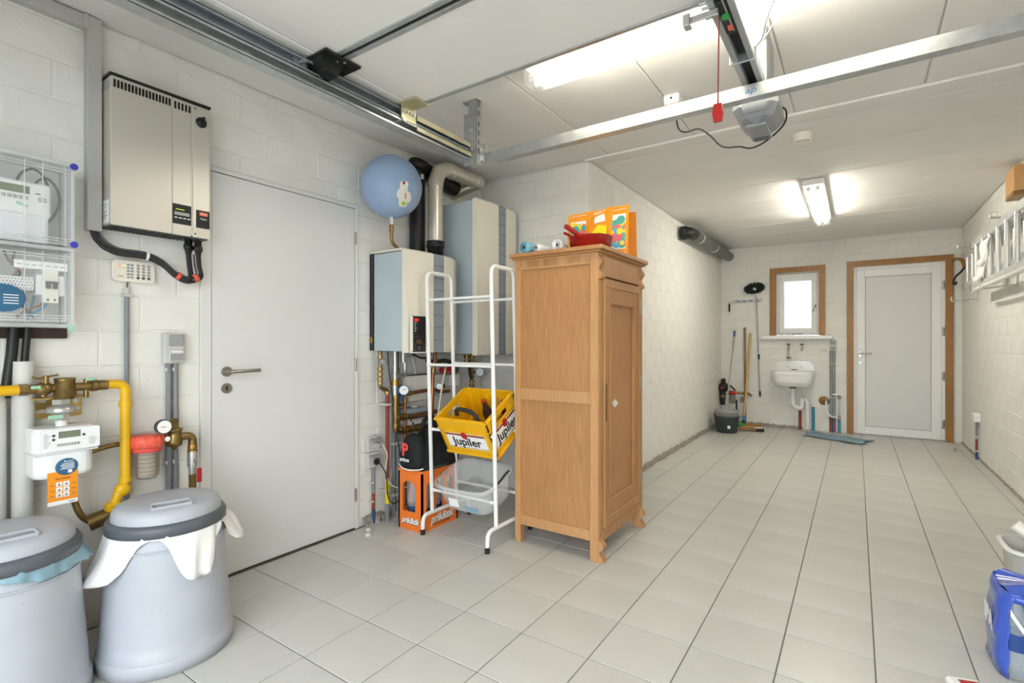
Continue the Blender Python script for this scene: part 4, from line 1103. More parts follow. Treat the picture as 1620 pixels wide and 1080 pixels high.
MB().cyl((FX, 3.10, 2.447), (FX, 3.16, 2.447), .0535, n=24).ell((FX, 3.16, 2.447), (.05, .05, .05), 20, 10).build('end_elbow', 'flue', fl)
MB().cyl((FX, 3.13, 2.43), (XL+.01, 3.06, 2.36), .042, n=20).build('wall_branch', 'galvyellow', fl)
for y in (2.83, 2.845, 3.10): MB().lathe([(.05, -.004), (.0565, -.003), (.0565, .003), (.05, .004)], (FX, y, 2.447), (0, 1, 0), 24).build('ring', 'flue', fl)
for z in (2.30, 2.315): MB().lathe([(.05, -.004), (.0565, -.003), (.0565, .003), (.05, .004)], (FX, 2.665, z), (0, 0, 1), 24).build('ring', 'flue', fl)
bl = thing('black_vent_pipe', 'matte black vent pipe against the wall behind the shiny flue', 'pipe', (XL+.06, 2.62, 1.79))
MB().tube(fil([(XL+.062, 2.625, 1.79), (XL+.062, 2.625, 2.43), (XL+.062, 2.70, 2.46)], .05), .055, 20).build('riser', 'black', bl)
MB().tube([(XL+.06, 2.70, 2.44), (XL+.05, 2.95, 2.41), (XL+.05, 3.05, 2.40)], .062, 20).build('horizontal_run', 'black', bl)
MB().lathe([(.055, -.03), (.07, -.03), (.07, .03), (.055, .03)], (XL+.062, 2.625, 2.45), (0, .3, 1), 20).build('socket', 'black', bl)
B(XL+.115, XL+.12, 2.605, 2.63, 2.35, 2.385).build('paper_label', 'inkwhite', bl)

# ---------------------------------------------------------------- pipework under the boilers
def nut(m, p, d, r, h, n=6): p = V(p); d = V(d).normalized(); return m.cyl(p-d*h/2, p+d*h/2, r, n=n)
pa = thing('gas_riser', 'brass fittings and red pipe leftmost below the smaller boiler', 'pipe', (-2.59, 2.3, 0))
m = MB().tube(fil([(-2.59, 2.276, 1.14), (-2.59, 2.274, .895), (-2.59, 2.335, .88), (-2.59, 2.336, .84)], .02), .0125, 12)
for z in (1.10, 1.02, .985, .955, .93): nut(m, (-2.59, 2.275, z), (0, 0, 1), .0175, .018)
nut(m, (-2.59, 2.305, .885), (0, 1, -.1), .017, .015); nut(m, (-2.59, 2.336, .858), (0, 0, 1), .018, .02)
m.build('brass_fittings', 'brass', pa)
MB().ell((-2.55, 2.265, 1.067), (.024, .026, .022)).build('valve_knob', 'stickergrey', pa)
MB().tube([(-2.59, 2.337, .85), (-2.59, 2.338, .012)], .0125, 12).build('red_pipe', 'redpipe', pa)
MB().cyl((-2.59, 2.338, .12), (-2.59, 2.338, .285), .016, n=12).build('yellow_sleeve', 'yellowtape', pa)
MB().cyl((-2.59, 2.338, .0), (-2.59, 2.338, .12), .015, n=12).build('grey_sleeve', 'pvcgrey', pa)
for z in (.78, .2): B(XL, -2.575, 2.318, 2.358, z-.008, z+.008, bev=.002).build('clip', 'pvclight', pa)
pb = thing('heating_return', 'thick brass and grey return pipe with elbow below the smaller boiler', 'pipe', (-2.56, 2.45, .5))
MB().cyl((-2.56, 2.378, .94), (-2.56, 2.378, 1.14), .016, n=12).cyl((-2.56, 2.378, .84), (-2.56, 2.378, .91), .02, n=12).build('grey_riser', 'galvnut', pb)
m = MB().tube(fil([(-2.56, 2.383, .83), (-2.56, 2.383, .60), (-2.56, 2.43, .592), (-2.56, 2.66, .60)], .035), .021, 14)
m.tube([(-2.545, 2.383, .69), (-2.54, 2.44, .688)], .021, 14)
for z in (.83, .75, .64): nut(m, (-2.56, 2.383, z), (0, 0, 1), .0265, .02, 14)
for y in (2.45, 2.475, 2.50, 2.54, 2.585): nut(m, (-2.56, y, .593), (0, 1, 0), .026, .012, 14)
m.build('brass_bend', 'brass', pb)
m = MB(); nut(m, (-2.56, 2.378, .925), (0, 0, 1), .03, .035, 8); nut(m, (-2.545, 2.45, .687), (0, 1, 0), .026, .02, 8); m.build('brass_nuts', 'brass2', pb)
MB().tube([(-2.54, 2.46, .686), (-2.54, 2.52, .68), (-2.54, 2.65, .682), (-2.54, 2.76, .69)], .0175, 12).build('copper_branch', 'copper', pb)
m = MB().cyl((-2.56, 2.535, .50), (-2.56, 2.535, .64), .012, n=10); nut(m, (-2.56, 2.535, .60), (0, 0, 1), .02, .03, 8); nut(m, (-2.56, 2.535, .54), (0, 0, 1), .019, .025, 8); m.build('drain_cock', 'brass', pb)
def gauge(parent, p, d, r, col):
    d = V(d).normalized(); p = V(p)
    c = MB().cyl(p-d*.022, p, r, n=22).build('gauge_case', col, parent)
    MB().cyl(p, p+d*.0012, r*.86, n=22).build('gauge_dial', 'inkwhite', c)
    a = d.orthogonal().normalized()
    MB().tube([p+d*.002-a*r*.15, p+d*.002+a*r*.6], .0014, 4).build('gauge_needle', 'ink', c)
gauge(pb, (-2.50, 2.40, .875), (.75, -.62, .1), .034, 'bluepipe')
MB().cyl((-2.53, 2.40, .80), (-2.515, 2.405, .85), .009, n=10).build('gauge_stem', 'navypipe', pb)
pc = thing('copper_riser', 'thin copper riser standing between the grey conduits and the bag', 'pipe', (-2.56, 2.466, 0))
m = MB().cyl((-2.555, 2.466, .012), (-2.555, 2.466, .83), .0105, n=12); m.build('pipe', 'copper', pc)
m = MB(); nut(m, (-2.555, 2.466, .80), (0, 0, 1), .016, .02, 8); nut(m, (-2.555, 2.43, .77), (0, 1, 0), .012, .04, 8); m.build('fittings', 'brass', pc)
pd = thing('copper_crossing', 'curved copper pipe crossing behind the white rack post', 'pipe', (-2.54, 2.65, .84))
MB().tube(spline([(-2.54, 2.47, .842), (-2.54, 2.55, .846), (-2.54, 2.64, .85), (-2.54, 2.74, .848), (-2.53, 2.80, .83), (-2.52, 2.88, .83)]), .013, 12).build('pipe', 'copper', pd)
m = MB(); nut(m, (-2.54, 2.49, .843), (0, 1, 0), .018, .035, 8); m.build('nut', 'brass2', pd)
B(XL, -2.555, 2.462, 2.48, .82, .90, bev=.002).build('bracket', 'darkgrey', pd)
pe = thing('copper_drop', 'vertical copper pipe hanging from the boiler in front of the pipework', 'pipe', (-2.45, 2.63, .6))
m = MB().tube([(-2.45, 2.655, 1.14), (-2.45, 2.64, 1.04), (-2.45, 2.63, 1.0), (-2.45, 2.612, .58)], .0125, 12); m.build('pipe', 'copper', pe)
m = MB(); nut(m, (-2.45, 2.632, .995), (0, .1, 1), .018, .03, 8); nut(m, (-2.45, 2.655, 1.07), (0, 0, 1), .016, .03, 8); m.build('fittings', 'brass', pe)
gauge(pe, (-2.42, 2.66, .885), (.7, -.7, .1), .022, 'bluepipe')
MB().cyl((-2.44, 2.67, .885), (-2.44, 2.73, .885), .014, n=10).build('gauge_arm', 'black', pe)
pf_ = thing('white_hose', 'thin white hose hanging down to the orange crate', 'hose', (-2.36, 2.6, .5))
MB().tube(spline([(-2.42, 2.73, 1.02), (-2.38, 2.68, 1.015), (-2.36, 2.65, .985), (-2.355, 2.62, .90), (-2.35, 2.57, .70), (-2.36, 2.56, .60), (-2.4, 2.55, .56)]), .006, 8).build('hose', 'rope', pf_)
pg = thing('brass_drop', 'brass valve stack below the tall boiler tank', 'valve', (-2.55, 3.19, .80))
m = MB().cyl((-2.55, 3.19, .75), (-2.55, 3.19, 1.105), .0125, n=10)
for z in (1.08, 1.045, .99, .95, .92, .88, .85): nut(m, (-2.55, 3.19, z), (0, 0, 1), .022, .018, 8)
for z in (1.08, 1.045): nut(m, (-2.55, 3.125, z), (0, 0, 1), .024, .022, 8)
m.cyl((-2.55, 3.125, 1.02), (-2.55, 3.125, 1.105), .012, n=10)
m.build('brass_fittings', 'brass', pg)
MB().tube(spline([(-2.53, 3.13, 1.04), (-2.52, 3.12, 1.0), (-2.53, 3.14, .95), (-2.54, 3.17, .90)]), .012, 8).build('black_hose', 'rubber', pg)
gauge(pg, (-2.49, 3.215, .955), (.6, -.8, .1), .036, 'navypipe')
MB().cyl((-2.55, 3.20, .955), (-2.51, 3.22, .955), .009, n=8).build('gauge_stem', 'brass', pg)
ph = thing('circulation_pump', 'red circulation pump half hidden behind the white rack', 'pump', (-2.52, 2.85, .93))
B(-2.56, -2.49, 2.80, 2.90, .965, 1.01, bev=.012).build('motor', 'red', ph)
MB().cyl((-2.525, 2.92, .99), (-2.525, 2.95, .99), .04, n=18).build('housing', 'darkgrey', ph)
MB().tube(spline([(-2.5, 2.62, 1.07), (-2.5, 2.7, 1.05), (-2.5, 2.8, 1.06), (-2.5, 2.9, 1.04)]), .016, 10).build('insulated_pipe', 'rubber', ph)
pi_ = thing('boiler_vessel', 'flat white expansion tank hidden behind the pipes under the boiler', 'expansion tank', (-2.62, 2.72, .8))
rrect(MB(), XL+.005, XL+.06, 2.49, 2.80, .78, .965, .06, 6).build('tank', 'offwhite', pi_)
for y in (2.55, 2.60): B(XL+.058, XL+.063, y, y+.006, .80, .94).build('pressed_rib', 'white', pi_)
pj_ = thing('mixer_cabinet', 'white manifold cover box behind the copper drop pipe', 'cover box', (-2.56, 2.9, .83))
B(XL+.01, -2.54, 2.73, 3.03, .86, .955, bev=.006).build('cover', 'white', pj_)
B(-2.54, -2.535, 2.74, 2.90, .87, .945, bev=.002).build('front_plate', 'pvclight', pj_)
pk = thing('control_box', 'small blue grey control box on the wall below the brass pipes', 'control box', (-2.6, 2.56, .62))
B(XL+.001, -2.555, 2.475, 2.665, .62, .70, bev=.004).build('base', 'pvclight', pk)
B(XL+.001, -2.545, 2.472, 2.668, .70, .735, bev=.005).build('lid', 'bluegrey2', pk)
B(-2.6, -2.57, 2.56, 2.60, .735, .748, bev=.003).build('latch', 'pvclight', pk)
MB().cyl((-2.556, 2.52, .655), (-2.553, 2.52, .655), .008, n=12).build('knockout', 'ink', pk)
pl_ = thing('wall_rail', 'horizontal galvanised mounting rail under the smaller boiler', 'rail', (-2.6, 2.57, .96))
B(XL+.001, -2.60, 2.42, 2.84, .955, .972, bev=.002).build('rail', 'galv', pl_)
pm_ = thing('grey_conduit_pair', 'twin grey conduits standing on the floor behind the orange crate', 'conduit', (-2.61, 2.46, 0))
for y in (2.425, 2.462):
    q = MB().cyl((-2.625, y, .012), (-2.625, y, 1.02), .013, n=12).build('pipe', 'pvcgrey', pm_)
    for z in (.50, .15): B(XL, -2.608, y-.018, y+.018, z-.008, z+.008, bev=.002).build('clip', 'pvclight', q)
pn = thing('drain_hoses', 'grey bent drain hoses under the smaller boiler', 'hose', (-2.5, 2.5, .95))
MB().tube(fil([(-2.50, 2.41, 1.14), (-2.50, 2.41, .99), (-2.53, 2.45, .975)], .03), .012, 10).build('hose', 'galvnut', pn)
MB().tube([(-2.46, 2.44, 1.10), (-2.49, 2.50, .985)], .013, 10).build('sloping_hose', 'stickergrey', pn)
MB().tube(spline([(-2.45, 2.43, 1.12), (-2.47, 2.52, 1.09), (-2.47, 2.60, 1.085)]), .007, 8).build('black_hose', 'rubber', pn)
m = MB().cyl((-2.50, 2.395, 1.06), (-2.50, 2.395, 1.13), .015, n=8); nut(m, (-2.48, 2.43, 1.11), (1, 0, 0), .015, .04, 8); m.build('fittings', 'galv', pn)
MB().cyl((-2.58, 2.41, 1.0), (-2.58, 2.41, 1.13), .014, n=10).build('dark_stub', 'darkgrey', pn)

so = thing('double_socket', 'grey double wall socket with hinged lids beside the door frame', 'socket', (XL+.02, 2.27, .36))
for z in (.475, .37):
    bx = B(XL, XL+.035, 2.205, 2.30, z, z+.1, bev=.004).build('box', 'pvclight', so)
    B(XL+.03, XL+.075, 2.215, 2.30, z+.075, z+.083, bev=.002, rot=Euler((0, .35, 0))).build('lid', 'stickergrey', bx)
    MB().cyl((XL+.035, 2.27, z+.04), (XL+.05, 2.27, z+.035), .022, n=14).build('plug', 'pvclight' if z > .4 else 'rubber', bx)
sc = thing('socket_conduit', 'grey red and blue conduit below the double socket', 'conduit', (XL+.015, 2.262, 0))
for z0, z1, mt, r in ((.20, .375, 'pvcgrey', .0115), (.09, .20, 'redpipe', .0105), (0, .09, 'navypipe', .012)):
    MB().cyl((XL+.02, 2.262, z0), (XL+.02, 2.262, z1), r, n=12).build('pipe', mt, sc)
for z in (.27, .145): B(XL, XL+.03, 2.238, 2.262, z-.007, z+.007, bev=.002).build('clip', 'pvclight', sc)
tag(MB().tube(spline([(-2.60, 2.30, .525), (-2.58, 2.325, .45), (-2.58, 2.315, .34), (-2.57, 2.345, .25), (-2.55, 2.42, .21), (-2.52, 2.50, .215), (-2.48, 2.55, .24)]), .0045, 6).build('power_cable', 'rope'), 'white cable looping from the double socket towards the orange crate', 'cable')
tag(MB().tube(spline([(-2.595, 2.275, .40), (-2.565, 2.305, .32), (-2.56, 2.315, .18), (-2.55, 2.36, .118), (-2.55, 2.43, .16), (-2.55, 2.445, .27), (-2.56, 2.405, .52), (-2.565, 2.365, .78), (-2.57, 2.335, 1.0), (-2.58, 2.33, 1.14)]), .004, 6).build('power_cable', 'rubber'), 'black cable looping from the double socket up to the boiler', 'cable')
ds = thing('floor_door_stop', 'small grey plastic door stop on the tiles beside the door', 'door stop', (-2.5, 2.1, 0))
MB().lathe([(.022, 0), (.022, .006), (.017, .012), (.016, .04), (.012, .045), (.001, .046)], (-2.5, 2.1, 0), n=16).build('body', 'pvclight', ds)
MB().lathe([(.0165, .02), (.0185, .022), (.0185, .03), (.0165, .032)], (-2.5, 2.1, 0), n=16).build('rubber_ring', 'stickergrey', ds)

# ---------------------------------------------------------------- white tubular rack
rk = thing('bottle_rack', 'white tubular metal rack with four tiers beside the wardrobe', 'rack', (-1.98, 2.5, 0))
for x in (-2.23, -1.728):
    MB().tube(fil([(x, 2.385, .125), (x, 2.335, 1.635), (x, 2.565, 1.635), (x, 2.625, .125)], .05, 6), .0125, 12).build('side_frame', 'white', rk)
    ft = MB().tube(fil([(x, 2.30, .03), (x, 2.305, .118), (x, 2.745, .118), (x, 2.755, .03)], .07, 6), .0125, 12).build('foot', 'white', rk)
    for y in (2.30, 2.755): MB().cyl((x, y, 0), (x, y, .034), .0145, n=12).build('foot_cap', 'black', ft)
for z, zf in ((1.46, 0), (1.055, 0), (.648, 0), (.262, 0)):
    for y0 in (2.385+(2.335-2.385)*(z-.125)/1.51, 2.625+(2.565-2.625)*(z-.125)/1.51):
        rd = MB().cyl((-2.22, y0, z), (-1.738, y0, z), .0085, n=10).build('rod', 'white', rk)
        MB().cyl((-2.228, y0, z), (-2.19, y0, z), .012, .009, n=10).build('rod_ferrule', 'white', rd)
        MB().cyl((-1.73, y0, z), (-1.768, y0, z), .012, .009, n=10).build('rod_ferrule', 'white', rd)

def panel_with_holes(m, fr, W, H, holes, t0, t1):
    """rectangular sheet W x H (u,v from 0) with rectangular holes, made of boxes"""
    rs = [(0, W, 0, H)]
    for h in holes: rs = subtract(rs, h)
    for (a, b, c, d) in rs:
        m.prism([(a, c), (b, c), (b, d), (a, d)], fr, t0, t1)
    return m
# yellow beer crate, tipped forward
yc = thing('beer_crate', 'yellow beer crate with black brand lettering tipped forward in the white rack', 'crate', (-1.94, 2.575, .585), rot=(math.radians(30), 0, 0), local=True)
cw, cdp, chh, tk_ = .385, .325, .265, .012
m = MB()
hx0 = cw/2
panel_with_holes(m, lambda u, v, t: (u-cw/2, -cdp/2+t, v), cw, chh, [], 0, tk_)
panel_with_holes(m, lambda u, v, t: (u-cw/2, cdp/2-t, v), cw, chh, [(.235, .27, .17, .215), (.315, .35, .17, .215)], 0, tk_)
for sx in (-1, 1):
    panel_with_holes(m, lambda u, v, t: (sx*(cw/2-t), u-cdp/2, v), cdp, chh, [(.10, .225, .185, .225)], 0, tk_)
m.bb(-cw/2, cw/2, -cdp/2, cdp/2, 0, .012)
bd = m.build('shell', 'crateyellow', yc)
m = MB(); e = .008
for z0, z1 in ((chh-.014, chh), (.0, .02), (chh-.075, chh-.068)):
    m.bb(-cw/2-e, cw/2+e, -cdp/2-e, -cdp/2, z0, z1, .003); m.bb(-cw/2-e, cw/2+e, cdp/2, cdp/2+e, z0, z1, .003)
    m.bb(-cw/2-e, -cw/2, -cdp/2, cdp/2, z0, z1, .003); m.bb(cw/2, cw/2+e, -cdp/2, cdp/2, z0, z1, .003)
m.build('rim_band', 'crateyellow', yc)
for k in range(5): B(-cw/2+.06+k*.064, -cw/2+.068+k*.064, cdp/2-.03, cdp/2-tk_, .02, chh-.03, bev=.002).build('inner_rib', 'crateyellow', yc)
for sx in (-1, 1):
    for y in (-.08, .0, .08): B(sx*(cw/2-.028), sx*(cw/2-.012), y-.004, y+.004, .02, chh-.09, bev=.002).build('inner_rib', 'crateyellow', yc)
m = MB()
for k in range(1, 4): m.bb(-cw/2+.012, cw/2-.012, -cdp/2+k*.081-.003, -cdp/2+k*.081+.003, .012, .10)
for k in range(1, 6): m.bb(-cw/2+k*.064-.003, -cw/2+k*.064+.003, -cdp/2+.012, cdp/2-.012, .012, .10)
m.build('bottle_grid', 'crateyellow', yc)
for nm, fr, wd, rt2, nv in (('f', lambda u, v, t: (u, -cdp/2-t, v), .15, (1, 0, 0), (0, -1, 0)), ('s', lambda u, v, t: (cw/2+t, u, v), .135, (0, 1, 0), (1, 0, 0))):
    lb = MB().prism([(-wd, .055), (wd, .055), (wd, .165), (-wd, .165)], fr, .0005, .0025).build('label', 'inkwhite', yc)
    MB().prism([(-wd, .150), (wd, .150), (wd, .163), (-wd, .163)], fr, .0025, .0032).build('label_band', 'redpipe', lb)
    MB().prism([(-wd, .06), (wd, .06), (wd, .063), (-wd, .063)], fr, .0025, .0032).build('label_line', 'redpipe', lb)
    MB().prism([(.024*math.cos(2*PI*k/14)-.005, .152+.026*math.sin(2*PI*k/14)) for k in range(14)], fr, .0033, .004).build('emblem', 'red', lb)
    text('Jupiler', .084, 'ink', lb, fr(0, .103, .0032), rt2, (0, 0, 1), 'lettering', 1.0, 0, .0022)
hd = thing('hand_tool', 'black hand tool with curved grip lying inside the yellow beer crate', 'tool', (-1.92, 2.42, .72))
MB().tube(spline([(-2.035, 2.40, .745), (-2.035, 2.39, .772), (-2.01, 2.385, .785), (-1.95, 2.375, .785), (-1.895, 2.37, .775), (-1.868, 2.37, .755), (-1.86, 2.375, .735)]), .0135, 12).build('grip', 'rubber', hd)
MB().tube([(-1.86, 2.375, .74), (-1.835, 2.39, .68), (-1.83, 2.40, .64)], [.012, .015, .017], 10).build('neck', 'brownboard', hd)
for k, (x, y) in enumerate(((-.01, .10), (.13, .115))):
    p = V((-1.94, 2.575, .585))+Euler((math.radians(30), 0, 0)).to_matrix() @ V((x, y, .02))
    bt = thing('beer_bottle', ['brown beer bottle at the back of the yellow crate, left of two', 'brown beer bottle in the back right corner of the yellow crate'][k], 'bottle', p, 'beer bottles in the yellow crate', rot=(math.radians(30), 0, 0), local=True)
    MB().lathe([(.028, 0), (.03, .01), (.03, .12), (.014, .17), (.013, .195)], n=16).build('glass', 'brownboard', bt)
    MB().lathe([(.0145, .193), (.0145, .203), (.001, .204)], n=12).build('cap', 'red', bt)

# clear plastic tub
ct = thing('plastic_tub', 'clear plastic tub tipped forward on the lowest tier of the white rack', 'tub', (-1.945, 2.495, .225), rot=(math.radians(20), 0, 0), local=True)
def tubwall(a):  # superellipse
    c_, s_ = math.cos(a), math.sin(a)
    return (math.copysign(abs(c_)**.45, c_), math.copysign(abs(s_)**.45, s_))
def tubfn(i, j):
    u, v = tubwall(2*PI*i); f = .86+.14*j
    return V((u*.205*f, v*.16*f, .17*j))
m = MB().grid(tubfn, 48, 4, True, wrapu=True)
m.add([tubfn(k/48, 0) for k in range(48)], [list(range(48))])
m.build('shell', 'clearbin', ct, solid=.003)
def rimfn(i, j):
    u, v = tubwall(2*PI*i); f = 1+.10*j
    return V((u*.205*f, v*.16*f, .17-.03*max(0, j-.6)))
MB().grid(rimfn, 48, 3, True, wrapu=True).build('rim', 'clearbin', ct, solid=.003)
B(-.10, -.03, -.149, -.146, .03, .085).build('paper_label', 'inkwhite', ct)
m = MB().tube(spline([(.218, -.05, .17), (.222, -.01, .175), (.222, .05, .185), (.215, .09, .175)]), .006, 8); m.build('strap', 'black', ct)
B(.02, .12, -.150, -.147, .015, .05).build('blue_label', 'bagblue', ct)

# orange soft drink crate with bottles, and a sports bag on it
OX0, OX1, OY0, OY1, OZ = -2.455, -2.245, 2.31, 2.65, .385
oc = thing('drinks_crate', 'orange soft drink crate with arched openings on the floor', 'crate', (-2.35, 2.48, 0))
def archpanel(fr, W, arches, t0, t1, H=OZ, zb=.115, zt=.31):
    m = MB()
    m.prism([(0, 0), (W, 0), (W, zb), (0, zb)], fr, t0, t1)
    m.prism([(0, zt), (W, zt), (W, H), (0, H)], fr, t0, t1)
    xs_ = [0]+[q for a in arches for q in a]+[W]
    for k in range(0, len(xs_), 2): m.prism([(xs_[k], zb), (xs_[k+1], zb), (xs_[k+1], zt), (xs_[k], zt)], fr, t0, t1)
    for a, b in arches:
        r = (b-a)/2; r = min(r, .05); n = 6
        for sg, c_ in ((-1, a+r), (1, b-r)):
            P = [(c_+sg*r, zt)]+[(c_+sg*r*math.cos(PI/2*k/n), zt-r+r*math.sin(PI/2*k/n)) for k in range(n+1)]
            m.prism(P, fr, t0, t1)
    return m
W1, W2 = OX1-OX0, OY1-OY0
for y, sg in ((OY0, 1), (OY1, -1)): archpanel(lambda u, v, t: (OX0+u, y+sg*t, v), W1, [(.035, .15)], 0, .012).build('end_panel', 'crateorange', oc)
for x, sg in ((OX1, -1), (OX0, 1)): archpanel(lambda u, v, t: (x+sg*t, OY0+u, v), W2, [(.04, .10), (.13, .20), (.235, .30)], 0, .012).build('side_panel', 'crateorange', oc)
B(OX0+.01, OX1-.01, OY0+.01, OY1-.01, .0, .012).build('base', 'crateorange', oc)
m = MB()
for y in (OY0, OY1): m.bb(OX0-.004, OX1+.004, y-.005, y+.005, OZ-.016, OZ, .003)
for x in (OX0, OX1): m.bb(x-.005, x+.005, OY0, OY1, OZ-.016, OZ, .003)
m.build('rim', 'crateorange', oc)
for p, r_, w_ in (((OX0+.105, OY0-.0008, .058), (1, 0, 0), .05), ((OX1+.0008, OY0+.185, .06), (0, 1, 0), .072)):
    text('prik&tik', w_, 'deepdark', oc, V(p)+V(r_)*.003+V((0, 0, -.004)), r_, (0, 0, 1), 'lettering_shadow', .9, .25, .0022)
    text('prik&tik', w_, 'inkwhite', oc, V(p)+V((.0014, -.0014, 0)), r_, (0, 0, 1), 'lettering', .9, .25, .0016)
text('uw drankenspeciaalzaak', .02, 'ink', oc, (OX1+.0012, OY0+.185, .024), (0, 1, 0), (0, 0, 1), 'lettering', .8)
text('prik', .055, 'ink', oc, (OX1+.0012, OY0+.20, .335), (0, 1, 0), (0, 0, 1), 'lettering', 1, .2)
for i in range(2):
    for j in range(3):
        bx, by = OX0+.06+i*.09, OY0+.075+j*.098
        lab = 'clear plastic bottle with blue label in the orange crate, %s row, %s side' % (['front', 'middle', 'rear'][j], ['wall', 'room'][i])
        bt = thing('soda_bottle', lab, 'bottle', (bx, by, .012), 'bottles in the orange crate')
        MB().lathe([(.03, .012), (.038, .025), (.038, .2), (.03, .25), (.014, .29), (.013, .315)], (bx, by, 0), n=16).build('body', 'bottleclear', bt)
        MB().lathe([(.0385, .075), (.0385, .135)], (bx, by, 0), n=16).build('label', 'labelblue' if (i+j) % 2 else 'navypipe', bt)
        MB().lathe([(.0155, .31), (.0155, .332), (.001, .333)], (bx, by, 0), n=12).build('cap', 'labelblue', bt)
sb = thing('sports_bag', 'black sports bag with pinkish letter logo on the orange crate', 'bag', (-2.35, 2.5, OZ))
def bagfn2(i, j):
    a = 2*PI*i; t = j
    c_, s_ = math.cos(a), math.sin(a)
    u = math.copysign(abs(c_)**.6, c_); v = math.copysign(abs(s_)**.6, s_)
    z = OZ+.31*t; w = math.sqrt(max(0, 1-t**2.6)); w2 = max(.0, 1-t**3)
    sag = .008*math.sin(a*5+t*9)
    return V((-2.345+u*(.115*w2+.004+sag), 2.50+.085*t+v*(.20*w*.55+.20*.45*w2*(1-.35*t)+.004)+sag, z))
MB().grid(bagfn2, 48, 16, True, wrapu=True).build('body', 'bagblack', sb)
def pock(i, j):
    a = 2*PI*i; c_, s_ = math.cos(a), math.sin(a)
    u = math.copysign(abs(c_)**.5, c_); v = math.copysign(abs(s_)**.5, s_)
    w = 1-.35*(v*.5+.5); d = math.cos(j*PI/2)**.5 if j < 1 else 0
    z = OZ+.115+v*.11*(.55+.45*d) if j < 1 else OZ+.115
    q = (z-OZ)
    return V((-2.345+u*.105*w*(.6+.4*d)*(1 if j < 1 else 0), 2.325+.30*q*.45-.045*math.sin(j*PI/2), z))
MB().grid(pock, 32, 6, True, wrapu=True).build('front_pocket', 'bagblack', sb)
MB().tube(spline([(-2.45, 2.31, OZ+.025), (-2.40, 2.285, OZ+.012), (-2.33, 2.275, OZ+.008), (-2.26, 2.285, OZ+.014), (-2.235, 2.31, OZ+.02)]), .004, 8).build('piping', 'inkwhite', sb)
MB().tube(spline([(-2.235, 2.40, OZ+.01), (-2.228, 2.55, OZ+.02), (-2.235, 2.66, OZ+.10), (-2.26, 2.69, OZ+.2)]), .007, 8).build('piping', 'darkgrey', sb)
MB().tube(spline([(-2.36, 2.44, OZ+.20), (-2.33, 2.40, OZ+.26), (-2.32, 2.42, OZ+.31), (-2.33, 2.50, OZ+.315)]), .014, 8).build('carry_strap', 'bagblack', sb)
lr, lu = V((1, -.05, 0)), V((0, .15, 1))
text('P', .105, 'pinkred', sb, (-2.365, 2.283, OZ+.125), lr, lu, 'logo', 1.05, -.15, .004)
text('prince', .034, 'inkwhite', sb, (-2.365, 2.275, OZ+.067), lr, lu, 'lettering', 1, 0, .001)

# ---------------------------------------------------------------- wardrobe
CX0, CX1, CY0, CY1, CT = -1.698, -1.155, 2.535, 3.215, 1.69
wd = thing('wardrobe', 'narrow oak wardrobe with one panelled door and carved feet', 'wardrobe', (-1.43, 2.87, 0))
m = B(CX0+.02, CX1-.02, CY0+.016, CY1-.01, .11, CT-.01); m.build('carcass', 'oak', wd)
p0 = .04
B(CX0, CX0+p0, CY0, CY0+.045, 0, CT, bev=.003).build('post', 'oaklight', wd)
B(CX0, CX0+p0, CY1-.045, CY1, 0, CT, bev=.003).build('post', 'oaklight', wd)
for y0, y1 in ((CY0, CY0+.055), (CY1-.055, CY1)):
    pt = B(CX1-.05, CX1, y0, y1, .0, CT, bev=.003).build('post', 'oaklight', wd)
    for k in range(3):
        B(CX1-.001, CX1+.005, y0+.008+k*.015, y0+.018+k*.015, .13, 1.54, bev=.0025).build('flute', 'oak', pt)
    # carved foot and top scroll as stepped scalloped profiles
    sc_ = lambda z0, z1, n, a: [(0, z0)]+[(a*(.55+.45*math.sin(k/n*PI*3.2+.6)), z0+(z1-z0)*k/n) for k in range(n+1)]+[(0, z1)]
    for k in range(3):
        MB().prism(sc_(.0, .12, 14, .028), lambda u, v, t: (CX1+u, t, v), y0+.004+k*.017, y0+.016+k*.017).build('carved_foot', 'oaklight', pt)
        MB().prism(sc_(1.54, CT-.02, 14, .02), lambda u, v, t: (CX1+u, t, v), y0+.004+k*.017, y0+.016+k*.017).build('carved_scroll', 'oak', pt)
for z0, z1 in ((.108, .165), (.855, .922), (1.625, CT)):
    rl = B(CX0+p0, CX1-.05, CY0+.003, CY0+.03, z0, z1, bev=.002).build('side_rail', 'oaklight', wd)
    if z0 > 1.5:
        for a, b in ((-1.61, -1.535), (-1.50, -1.41), (-1.345, -1.27)): B(a, b, CY0+.0015, CY0+.004, z0+.012, z1-.012).build('filled_patch', 'frameoak' if 0 else 'oak', rl)
for z0, z1 in ((.165, .855), (.922, 1.625)): B(CX0+p0-.005, CX1-.045, CY0+.012, CY0+.02, z0, z1).build('side_panel', 'oak', wd)
B(CX1-.04, CX1+.002, CY0+.055, CY1-.055, 1.56, CT, bev=.003).build('frieze', 'oak', wd)
B(CX1-.04, CX1+.002, CY0+.055, CY1-.055, .10, .165, bev=.003).build('bottom_rail', 'oak', wd)
B(CX1-.045, CX1-.014, CY0+.056, CY1-.056, 1.548, 1.562).build('shadow_gap', 'deepdark', wd)
